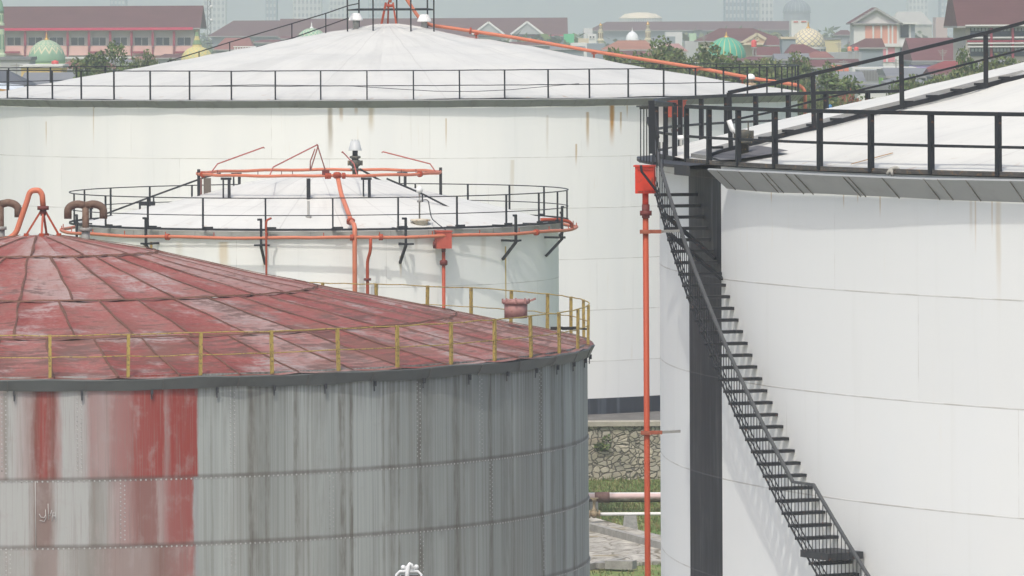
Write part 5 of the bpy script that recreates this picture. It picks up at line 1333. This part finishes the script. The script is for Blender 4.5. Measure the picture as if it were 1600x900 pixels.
# houses on the right
d = 800
p = building('tall_house', 'tall white and pink house with a gabled roof and pilasters', 'house', 1334, 1404, 36, d, 9, wwall, r_brown, 11.5, 'gable_front', over=.55)
slab(p, 1352, 1401, 40, 68, d, salmon, 'wall_panel', .02); 
for x in (1363, 1375.5, 1387, 1393): slab(p, x, x+2.6, 39, 68, d, wwall, 'pilaster', .12, .25)
slab(p, 1380, 1405, 68, 73, d, wwall, 'floor_band', .25, .4); slab(p, 1380, 1398, 74, 97, d, hotpink, 'wall_panel', .02)
slab(p, 1384.5, 1387, 74, 97, d, wwall, 'pilaster', .12, .25)
e = p.location
m = MB(); q0, q1 = at(1403, 106, d), at(1430, 37.5, d); m.box(((q0.x+q1.x)/2-e.x, 3, q1.z/2), (q1.x-q0.x, 5, q1.z)); m.box(((q0.x+q1.x)/2-e.x, 2.8, q1.z+.1), (q1.x-q0.x+.6, 6, .22)); m.box(((q0.x+q1.x)/2-e.x-.2, 2.5, at(1415, 71.5, d).z), (q1.x-q0.x+.5, 5.6, .3)); m.obj('stair_wing', wwall, p)
for y0, y1 in ((38.5, 59), (75, 90)):
    q = slab(p, 1407, 1420.5, y0, y1, d, gwall, 'window', -.42, .12); g_ = slab(p, 1407.5, 1420, y0+.5, y1-.5, d, glass, 'pane', -.36, .12); g_.parent = q
slab(p, 1424, 1430, 38, 105, d, bluegrey, 'side_panel', -.42, .1)
building('low_house', 'dark brown hip roofed house in front of the tall pink house', 'house', 1332, 1380, 74, 740, 8, bluegrey, r_brown, 60, 'hip', (1352, 1378), over=.3)
building('concrete_block', 'long plain grey concrete block right of the lattice dome', 'building', 1294, 1346, 82, 700, 8, gwall)
building('long_hall', 'long maroon roofed hall right of the pink house', 'building', 1431, 1512, 94, 640, 22, bluegrey, r_maroon, 59, 'gable', over=.4)
building('warehouse', 'pale rounded warehouse far away between the pink house and the big brown roof', 'warehouse', 1396, 1456, 38, 1900, 30, wallm('warehouse_wall', (.42, .41, .36)), wallm('warehouse_wall', (.42, .41, .36)), 18, 'hip', (1402, 1440))
building('small_building', 'small far pinkish block right of the pale warehouse', 'building', 1462, 1480, 27, 1700, 12, wallm('far_pink', (.5, .36, .33)))
p = building('brown_roof_building', 'big brown roofed block with dark blue windows and white bands at the right edge', 'building', 1509, 1640, 40, 560, 16, wallm('band_wall', (.52, .48, .44)), r_purple, -24, 'gable', over=.9)
slab(p, 1507, 1640, 38, 41, 560, wwall, 'eave_board', .95, .3)
for y0, y1 in ((42, 57), (74, 88)):
    for k, (xa, xb) in enumerate(((1516, 1546), (1550, 1580), (1584, 1620))):
        q = slab(p, xa, xb, y0, y1, 560, glass_b, 'window', .03, .2)
        for j in range(5):
            g_ = slab(p, xa+1.5+5.6*j, xa+5.6+5.6*j, y0+1.5, y0+6.5, 560, wallm('window_pale', (.35, .4, .42)), 'pane', .1, .15); g_.parent = q
for y0, y1, mt, pr in ((57, 60, wwall, .3), (62.5, 65.5, maroon_p, .2), (66, 68.5, wwall, .5), (71.5, 74, wwall, .8)): slab(p, 1511, 1640, y0, y1, 560, mt, 'band', pr, .4)
for x in (1546.5, 1580): slab(p, x, x+3.5, 42, 90, 560, maroon_p, 'pillar', .3, .5)
building('low_house', 'house with a bright maroon hip roof in front of the long maroon hall', 'house', 1447, 1512, 111, 520, 7, gwall, r_red, 95, 'hip', (1475, 1508), over=.2)
building('lilac_house', 'low lilac walled house right of the tall pink house', 'house', 1427, 1461, 101, 560, 6, wallm('lilac_wall', (.45, .37, .66)), r_grey, 98, 'flat')
building('white_wall_house', 'long low white building below the tall pink house', 'building', 1332, 1432, 105, 540, 6, wwall)
building('green_house', 'small lime green house behind the railings of the right tank', 'house', 1378, 1392, 114, 460, 4, wallm('lime_wall', (.28, .50, .16)), r_grey, 112, 'flat')
p = building('ribbed_wall_house', 'grey building with a ribbed parapet behind the railings of the right tank', 'building', 1342, 1377, 109, 470, 5, gwall)
for k in range(14): slab(p, 1343+2.4*k, 1344+2.4*k, 110, 126, 470, paint('rib_dark', (.2, .2, .2), .8), 'rib', .06, .1)
building('grey_roof_house', 'grey sheet roof right of the green house, low down', 'house', 1392, 1446, 118, 440, 9, gwall, r_grey, 106, 'gable', over=.4)
building('orange_roof_house', 'flat orange roofed house below the lattice dome', 'house', 1258, 1330, 111, 600, 8, gwall, r_orange, 102, 'gable', over=.3)
building('grey_shed', 'large grey roofed shed behind the right rail of the largest tank', 'shed', 1270, 1345, 128, 430, 9, gwall, r_grey, 112, 'gable', over=.4)
building('terrace_house', 'grey flat roofed house just right of the largest tank', 'house', 1288, 1342, 142, 400, 6, bluegrey, r_grey, 140, 'flat')
building('low_shed', 'pale low shed behind the left end of the right tank roof', 'shed', 1340, 1400, 140, 380, 6, wwall, r_grey, 138, 'flat')
p = building('pediment_house', 'large house with a wide brown hip roof and a cream pediment behind the turquoise dome', 'house', 1096, 1222, 63.5, 820, 14, cream, r_brown, 44, 'hip', (1124, 1176), over=.6)
e = p.location; q0, q1, qt = at(1157, 68.5, 816), at(1209, 68.5, 816), at(1183, 53, 816); lx = lambda v: Vector((v.x-e.x, -4, v.z)); m = MB()
m.tri(lx(q0), lx(q1), lx(qt)); o = m.obj('pediment', wallm('pediment_wall', (.52, .38, .26)), p)
m = MB(); m.beam(lx(q0), lx(qt), .35, .4); m.beam(lx(qt), lx(q1), .35, .4); m.beam(lx(q0), lx(q1), .35, .3); m.tube([lx(at(1183+2.6*math.cos(k*PI/6), 61+2.6*math.sin(k*PI/6), 816)) for k in range(12)], .09, 6, closed=True); m.obj('pediment_moulding', cream, o)
m = MB(); R0 = lx(qt); m.quad(lx(q0)+Vector((0, 0, .2)), R0+Vector((0, 0, .2)), (R0.x, 5, R0.z+.2), (lx(q0).x, 2, lx(q0).z+.2)); m.quad(R0+Vector((0, 0, .2)), lx(q1)+Vector((0, 0, .2)), (lx(q1).x, 2, lx(q1).z+.2), (R0.x, 5, R0.z+.2)); m.obj('pediment_roof', r_brown, o)
building('low_house', 'small maroon roofed house with white edges under the cream pediment', 'house', 1184, 1216, 86, 690, 6, cream, r_maroon, 73, 'gable', over=.3)
building('grey_block', 'long grey windowless block left of the turquoise dome', 'building', 1070, 1112, 64, 900, 8, wallm('pale_grey_wall', (.42, .43, .43)))
building('apartment_house', 'blue grey house with a cream edge left of the lattice dome', 'house', 1222, 1243, 61, 760, 7, bluegrey, cream, 60, 'flat')
building('low_house', 'maroon hip roofed house in front of the lattice dome', 'house', 1233, 1284, 83, 680, 7, bluegrey, r_maroon, 69, 'hip', (1236, 1256), over=.3)
building('cream_house', 'cream house with a maroon roof at the left of the blue grey house', 'house', 1200, 1222, 70, 790, 8, cream, r_maroon, 56, 'hip', (1200, 1212), over=.3)
p = building('white_block', 'white block with a faded red sign strip left of the lattice dome', 'building', 1236.5, 1262, 32, 1000, 8, wwall)
slab(p, 1240, 1247, 33.2, 35.2, 1000, wallm('sign_red', (.5, .12, .09)), 'sign_strip', .1, .1); slab(p, 1252, 1260, 33, 35, 1000, wallm('sign_red', (.5, .12, .09)), 'sign_strip', .1, .1)
building('hazy_house', 'pale yellow flat house right of the lattice dome', 'house', 1288, 1314, 62, 1000, 8, wallm('yellow_wall', (.55, .48, .28)), r_grey, 60, 'flat')
building('hazy_house', 'grey hazy house left of the pink gabled house, near the horizon', 'house', 1308, 1330, 54, 1200, 8, gwall, r_purple, 47, 'hip')
building('terracotta_house', 'wide terracotta tiled roof below the white dome', 'house', 946, 1022, 77, 700, 12, cream, r_terra, 63, 'hip', (966, 1008), over=.4)
building('low_house', 'pinkish roofed house between the minaret and the grey block', 'house', 1025, 1072, 80, 760, 9, wwall, wallm('pink_roof', (.36, .2, .18)), 68, 'hip', over=.3)
building('hazy_house', 'white flat house under the left end of the mauve roof', 'house', 912, 926, 44, 1300, 9, wwall)
building('hazy_house', 'cream stepped house beside the left minaret', 'house', 904, 920, 60, 1050, 9, cream)
building('hazy_house', 'white house with dark windows left of the left minaret', 'house', 918, 932, 53, 1080, 9, wwall, wins=[(921, 924, 56, 60), (926, 929, 56, 60)])
building('green_billboard', 'bright green panelled building at the end of the gabled hall', 'building', 881, 897, 53, 1150, 6, wallm('green_panel', (.10, .50, .24)))
building('hazy_house', 'long low white house just above the orange pipe', 'house', 892, 917, 67, 900, 8, wwall)
building('hazy_house', 'blue grey flat house beside the low white house above the pipe', 'house', 917, 945, 68, 920, 8, bluegrey)
building('low_house', 'blue grey low house under the gabled hall, behind the orange pipe', 'house', 862, 912, 76, 860, 8, bluegrey, r_grey, 72, 'gable', over=.3)
building('hazy_house', 'grey low house right of the white dome', 'house', 1022, 1046, 64, 1020, 8, wwall, r_grey, 58, 'gable', over=.3)
building('hazy_house', 'blue grey tall house with a white tank right of the right minaret', 'house', 1044, 1055, 57, 960, 7, bluegrey)
building('hazy_house', 'pale green painted house on the skyline left of the grey block', 'house', 1077, 1088, 52, 1250, 7, wallm('mint_wall', (.42, .6, .4)))
building('hazy_house', 'white long house under the mauve roof right of the white dome', 'house', 1040, 1066, 50, 1300, 9, wwall)
# left houses
building('grey_shed', 'grey flat shed with dark stains below the green dome', 'shed', 0, 46, 94, 560, 7, wallm('stained_wall', (.40, .41, .41)), r_grey, 92.5, 'flat')
building('low_house', 'low white and yellow house under the red water tank', 'house', 33, 96, 106, 540, 7, wallm('yellow_band', (.62, .45, .18)), wwall, 104.5, 'flat')
building('low_house', 'small brown tiled hip roof right of the green dome', 'house', 92, 128, 107, 600, 7, gwall, r_rust, 93, 'hip', (112, 118), over=.3)
building('low_house', 'brown tiled roof behind the green tree at left', 'house', 120, 178, 107, 640, 7, gwall, r_rust, 95, 'hip', (138, 165), over=.3)
building('grey_shed', 'wide grey sheet roof behind the back rail of the largest tank at left', 'shed', 38, 140, 131, 420, 10, gwall, r_grey, 113, 'gable', over=.4)
p = building('corrugated_shed', 'dark corrugated roofed shed with a pale ridge at the left edge', 'shed', -30, 40, 138, 360, 8, bluegrey, roofmat('dark_corrugated', (.10, .11, .125), .3, False), 110, 'hip', (-20, 14), over=.4)
p = thing('striped_awning', 'pale striped awning with an orange edge at the lower left behind the largest tank', 'awning', at(15, 138, 330)); m = MB(); m.quad((-1.1, 0, 0), (.75, 0, -.15), (.75, .9, .18), (-1.1, .9, .33)); m.quad((-1.1, .9, .30), (.75, .9, .15), (.75, 0, -.18), (-1.1, 0, -.03)); m.obj('canopy', paint('awning_pale', (.60, .66, .72), .8, .3, 3), p)
m = MB(); m.box((-.18, -.02, -.11), (1.85, .04, .10), mat3=Matrix.Rotation(.08, 3, 'Y')); m.obj('fringe', paint('awning_orange', (.55, .28, .08), .8, .3, 6), p); m = MB()
for sx_ in (-.9, .6): m.beam((sx_, .5, -12.4), (sx_, .5, 0), .08)
m.obj('awning_post', galv, p)
# more hazy town between the landmarks so that no bare ground shows
rnd = random.Random(44)
cols = [('white', wwall), ('cream', cream), ('grey', gwall), ('blue grey', bluegrey)]; rfs = [('grey', r_grey), ('maroon', r_maroon), ('brown', r_brown), ('rust red', r_rust)]
spots = [(150, 205, 97, 760, 'behind the crown of the left tree'), (200, 262, 93, 780, 'under the right half of the school'), (246, 292, 90, 740, 'left of the yellow dome'), (395, 450, 66, 950, 'under the purple hip roof'),
         (440, 475, 60, 980, 'left of the small green dome'), (505, 545, 56, 1000, 'right of the small green dome'), (690, 745, 62, 1000, 'behind the start of the orange pipe'), (800, 860, 70, 900, 'below the right gable of the hall'),
         (1110, 1160, 96, 640, 'at the foot of the turquoise dome'), (1160, 1200, 94, 650, 'under the small maroon roof'), (1215, 1262, 92, 620, 'below the blue grey house'), (1262, 1300, 90, 640, 'under the lattice dome drum'),
         (1010, 1060, 92, 600, 'behind the trees left of the turquoise dome'), (1300, 1340, 98, 610, 'below the long concrete block'), (1460, 1516, 116, 430, 'behind the right trees, left part'), (1520, 1600, 108, 450, 'behind the right trees, right part'),
         (1394, 1440, 128, 410, 'low behind the roof of the right tank'), (1330, 1372, 66, 1100, 'hidden low behind the pink house'), (960, 1005, 88, 620, 'behind the trees below the terracotta roof'), (1246, 1290, 104, 520, 'beside the orange roofed house')]
for k, (x0, x1, y, d, where) in enumerate(spots):
    cn, cm_ = cols[k % 4]; rn, rm = rfs[(k*3+k//4) % 4]
    building('low_house', '%s house with a %s roof %s' % (cn, rn, where), 'house', x0, x1, y, d, 8, cm_, rm, y-rnd.uniform(5, 9)*700/d, rnd.choice(('hip', 'gable')), over=.3)
# water tanks on roofs
def water_tank(label, x, y0, y1, w, d, mat):
    q = at(x, y1, d); p = thing('water_tank', label, 'water tank', q); r = w/2*d/F; h = at(x, y0, d).z-q.z
    m = MB(); m.lathe([(r, 0), (r*1.02, .08*h), (r*.97, .12*h), (r*1.02, .3*h), (r*.97, .34*h), (r*1.02, .55*h), (r*.97, .6*h), (r*1.0, .82*h), (r*.6, .93*h)], (0, 0, 0), 20); m.obj('body', mat, p)
    m = MB(); m.lathe([(r*.6, .92*h), (r*.35, .94*h), (r*.35, h), (.01, h)], (0, 0, 0), 14); m.obj('lid', mat, p)
    m = MB()
    for k in range(3): m.beam((r*.7*math.cos(k*2.1), r*.7*math.sin(k*2.1), -1.0), (r*.7*math.cos(k*2.1), r*.7*math.sin(k*2.1), 0), .12)
    m.box((0, 0, -.06), (2*r, 2*r, .12)); m.obj('stand', galv, p)
wtr = paint('red_plastic', (.62, .08, .075), .4, .12, 1); wto = paint('orange_plastic', (.66, .24, .13), .4, .12, 1)
water_tank('red water tank in front of the green zigzag dome', 86, 94, 105, 11.5, 600, wtr); water_tank('red water tank in front of the cream pediment', 1178, 62, 73.5, 8.5, 680, wtr)
water_tank('orange water tank on the grey block, left of the red one', 1327.5, 72.5, 80, 7, 695, wto); water_tank('red water tank against the dark brown hip roof', 1338, 73, 79, 7.5, 690, wtr)
water_tank('blue water barrel behind the railings just right of the largest tank', 1297, 163, 173, 6, 290, paint('blue_plastic', (.06, .20, .42), .4, .12, 1))

for lab, x, y0, y1, d in (('thin aerial pole on the roof left of the turquoise dome', 1100, 56, 70, 800), ('thin aerial pole on the maroon hall right of the pink house', 1473, 77, 96, 560), ('thin aerial pole above the concrete block right of the lattice dome', 1311, 66, 86, 690), ('thin aerial pole in front of the pediment house', 1176, 60, 76, 690),
        ('aerial pole over the low sheds at the left edge', 26, 99, 122, 420), ('aerial pole on the orange roofed house', 1318, 94, 108, 590), ('aerial pole on the white building below the pink house', 1400, 92, 106, 535)):
    q = at(x, y1, d); p = thing('roof_aerial', lab, 'aerial', (q.x, d, q.z-2.5)); h = at(x, y0, d).z-q.z+2.5; m = MB(); m.beam((0, 0, 0), (0, 0, h), .09); m.obj('pole', galv, p); m = MB()
    for k in range(4): m.beam((-.45+.08*k, 0, h-.15-.14*k), (.45-.08*k, 0, h-.15-.14*k), .05)
    m.beam((0, -.5, h-.3), (0, .5, h-.3), .05); m.obj('antenna', galv, p)
# ------------------------------------------------------------------ trees
def tree_mesh(seed, h, rx, n, leaf, sparse=0.0):
    rnd = random.Random(seed); t = MB(); pts = [Vector((0, 0, 0))]
    for k in range(1, 7): pts.append(Vector((rnd.uniform(-.25, .25)*k/3, rnd.uniform(-.25, .25)*k/3, h*.62*k/6)))
    t.tube(pts, .2, 8, radii=[.26-.025*k for k in range(7)])
    cl = []
    for k in range(34):
        a = rnd.uniform(0, 2*PI); rr = rx*math.sqrt(rnd.uniform(.02, 1)); top_ = h*(.95-.16*(rr/rx)**2)-(0 if k < 20 else rnd.uniform(.1, .4)*h*.6)+rnd.uniform(-.05, .03)*h
        e = Vector((rr*math.cos(a), rr*math.sin(a), top_)); s = pts[rnd.randint(3, 6)]
        mid = s.lerp(e, .5)+Vector((0, 0, -.3)); t.tube([s, mid, e], .06, 5, radii=[.08, .05, .02]); cl.append((e, rx*rnd.uniform(.16, .30)))
        e2 = e+Vector((rnd.uniform(-1, 1), rnd.uniform(-1, 1), rnd.uniform(-.3, .35)))*rx*.3; t.tube([mid, e2], .03, 4, radii=[.03, .015]); cl.append((e2, rx*rnd.uniform(.10, .2)))
    c = MB(); tot = sum(r*r for e, r in cl)
    for e, r in cl:
        leaf_blob(c, e, (r, r, r*.8), int(n*r*r/tot*rnd.uniform(.6, 1.4)*(1-sparse)), leaf, rnd)
    return t, c
bark = paint('bark', (.12, .095, .07), .9, .35, 3)
TREES = {}
for nm, args, mats in (('round', (5, 14.0, 4.2, 9000, .21), [leafg, leafy, leafd]), ('wide', (9, 13.5, 5.4, 11000, .21), [leafy, leafg, leafd]), ('thin', (14, 13.0, 3.0, 4200, .18, .2), [leafg, leafy, leafd]),
                       ('olive', (22, 12.5, 4.6, 9000, .20), [leafy, paint('leaf_pale', (.15, .17, .05), .7, .3, 3), leafg]), ('flower', (31, 12.0, 2.4, 4200, .14), [paint('petal_orange', (.42, .13, .085), .8, .3, 3), paint('petal_pale', (.45, .20, .13), .8, .3, 3), leafy])):
    t, c = tree_mesh(*args); TREES[nm] = (t.mesh('trunk', bark), c.mesh('crown', mats))
def tree(label, kind, x, ytop, d, width=None, group='trees between the tanks and the town', rz=0.0):
    H = {'round': 14.0, 'wide': 13.5, 'thin': 13.0, 'olive': 12.5, 'flower': 12.0}[kind]; W = {'round': 8.4, 'wide': 10.8, 'thin': 6, 'olive': 9.2, 'flower': 4.8}[kind]
    q = at(x, ytop, d); p = thing('tree', label, 'tree', (q.x, d, 0), rz, group); sz = q.z/H; sx_ = (width*2.1*d/F)/W if width else sz
    p.scale = (sx_, sx_, sz); tr, cr = TREES[kind]; inst('trunk', tr, p); inst('crown', cr, p)
tree('bushy green tree between the school and the largest tank at left', 'round', 180, 74, 420, 58, rz=.4)
tree('smaller green tree right of the bushy one at left', 'wide', 226, 84, 430, 42, rz=2.0)
tree('low shrubby tree behind the left back rail of the largest tank', 'thin', 128, 109, 330, 50, rz=1.0)
for k, (lab, kind, x, y, d, w) in enumerate((
        ('leftmost tree of the row behind the orange pipe', 'thin', 946, 73, 410, 46), ('olive tree under the terracotta roof', 'olive', 985, 70, 420, 62), ('tall tree tip right of the white dome in the row behind the orange pipe', 'round', 1020, 67, 415, 60),
        ('dense tree at the left foot of the turquoise dome', 'wide', 1075, 83, 400, 72), ('leafy tree in front of the turquoise dome', 'round', 1128, 77, 405, 74), ('broad tree right of the turquoise dome', 'olive', 1190, 84, 395, 84),
        ('tree behind the right corner of the railing on the largest tank', 'wide', 1232, 88, 390, 70), ('dark tree low behind the orange pipe', 'wide', 1040, 88, 330, 90), ('dark low tree behind the rail under the turquoise dome', 'round', 1150, 95, 330, 90), ('loose tree behind the corner where the orange pipe turns down', 'thin', 1270, 108, 320, 80),
        ('loose green tree with orange blossom behind the right tank', 'thin', 1322, 117, 310, 74), ('small dense tree right of the blossoming tree', 'olive', 1300, 140, 300, 44), ('green tree beside the grey low shed', 'round', 1398, 132, 330, 52),
        ('tall leafy tree left of the brown roofed block', 'round', 1514, 84, 360, 40), ('pale green tree at the left of the right hand clump', 'olive', 1490, 105, 350, 70), ('dense tree before the brown roofed block', 'wide', 1545, 90, 355, 88), ('broad tree at the right edge of the photo', 'olive', 1598, 88, 350, 90), ('low tree left of the right hand clump', 'wide', 1440, 124, 340, 66))):
    tree(lab, kind, x, y, d, w, rz=k*1.3)
tree('orange flowering shrub tree behind the right tank roof', 'flower', 1376, 148, 300, 42); tree('small orange blossom crown beside the loose green tree', 'flower', 1327, 128, 305, 22, rz=2)
# far belt of trees that closes the view under the haze
c = MB(); rnd = random.Random(77)
for k in range(230):
    x = rnd.uniform(-40, 1640); d = rnd.uniform(1100, 2300); q = at(x, 36, d); top_ = rnd.uniform(9, 15)
    leaf_blob(c, (q.x, d, top_*.55), (rnd.uniform(7, 14), 5, top_*.5), 150, 1.5, rnd)
tag(c.obj('far_trees', [leafd, leafg, leafy]), 'hazy belt of trees among the far town', 'trees', kind='stuff')

# ================================================================== air, light, camera
hz_ = MB(); hz_.box((0, 3200, 66), (5200, 7200, 134)); hm = bpy.data.materials.new('haze_air'); hm.use_nodes = True
nt = hm.node_tree; nt.nodes.clear(); out = nt.nodes.new('ShaderNodeOutputMaterial'); pvn = nt.nodes.new('ShaderNodeVolumePrincipled')
pvn.inputs['Color'].default_value = (.885, .925, .965, 1); pvn.inputs['Density'].default_value = .00039; pvn.inputs['Anisotropy'].default_value = .2
nt.links.new(pvn.outputs[0], out.inputs['Volume'])
hob = tag(hz_.obj('haze', hm), 'thin pale haze in the air', 'haze', kind='stuff')

AZ, EL = math.radians(17), math.radians(58.5)
tosun = Vector((-math.sin(AZ)*math.cos(EL), -math.cos(AZ)*math.cos(EL), math.sin(EL)))
ld = bpy.data.lights.new('sun', 'SUN'); ld.energy = 1.65; ld.angle = math.radians(1.0); ld.color = (1, .962, .885)
lo = bpy.data.objects.new('sun', ld); COL.objects.link(lo); lo.rotation_euler = tosun.to_track_quat('Z', 'Y').to_euler(); lo.location = (0, 0, 120)
w = bpy.data.worlds.new('World'); sc.world = w; w.use_nodes = True
sky = w.node_tree.nodes.new('ShaderNodeTexSky'); sky.sky_type = 'NISHITA'; sky.sun_disc = False; sky.sun_elevation = EL; sky.sun_rotation = PI+AZ
sky.air_density = 1.0; sky.dust_density = 4.5; sky.ozone_density = 1.0
bg = w.node_tree.nodes['Background']; bg.inputs[1].default_value = .15; w.node_tree.links.new(sky.outputs[0], bg.inputs[0])

cd = bpy.data.cameras.new('camera'); cam = bpy.data.objects.new('camera', cd); COL.objects.link(cam); sc.camera = cam
cam.location = (0, 0, CZ); cam.rotation_euler = (Matrix.Rotation(PI/2, 3, 'X')@Matrix.Rotation(-ROLL, 3, 'Z')).to_euler()
cd.sensor_width = 36; cd.lens = F/1600*36; cd.shift_y = (YH-450)/1600; cd.clip_start = 1; cd.clip_end = 12000
vs = sc.view_settings; vs.view_transform = 'Standard'; vs.look = 'None'; vs.gamma = 1; vs.exposure = 0.36; vs.use_curve_mapping = False
cy = sc.cycles; cy.use_denoising = True; cy.max_bounces = 6; cy.diffuse_bounces = 3; cy.glossy_bounces = 2; cy.volume_bounces = 1; cy.use_adaptive_sampling = True
cy.volume_step_rate = 1.0
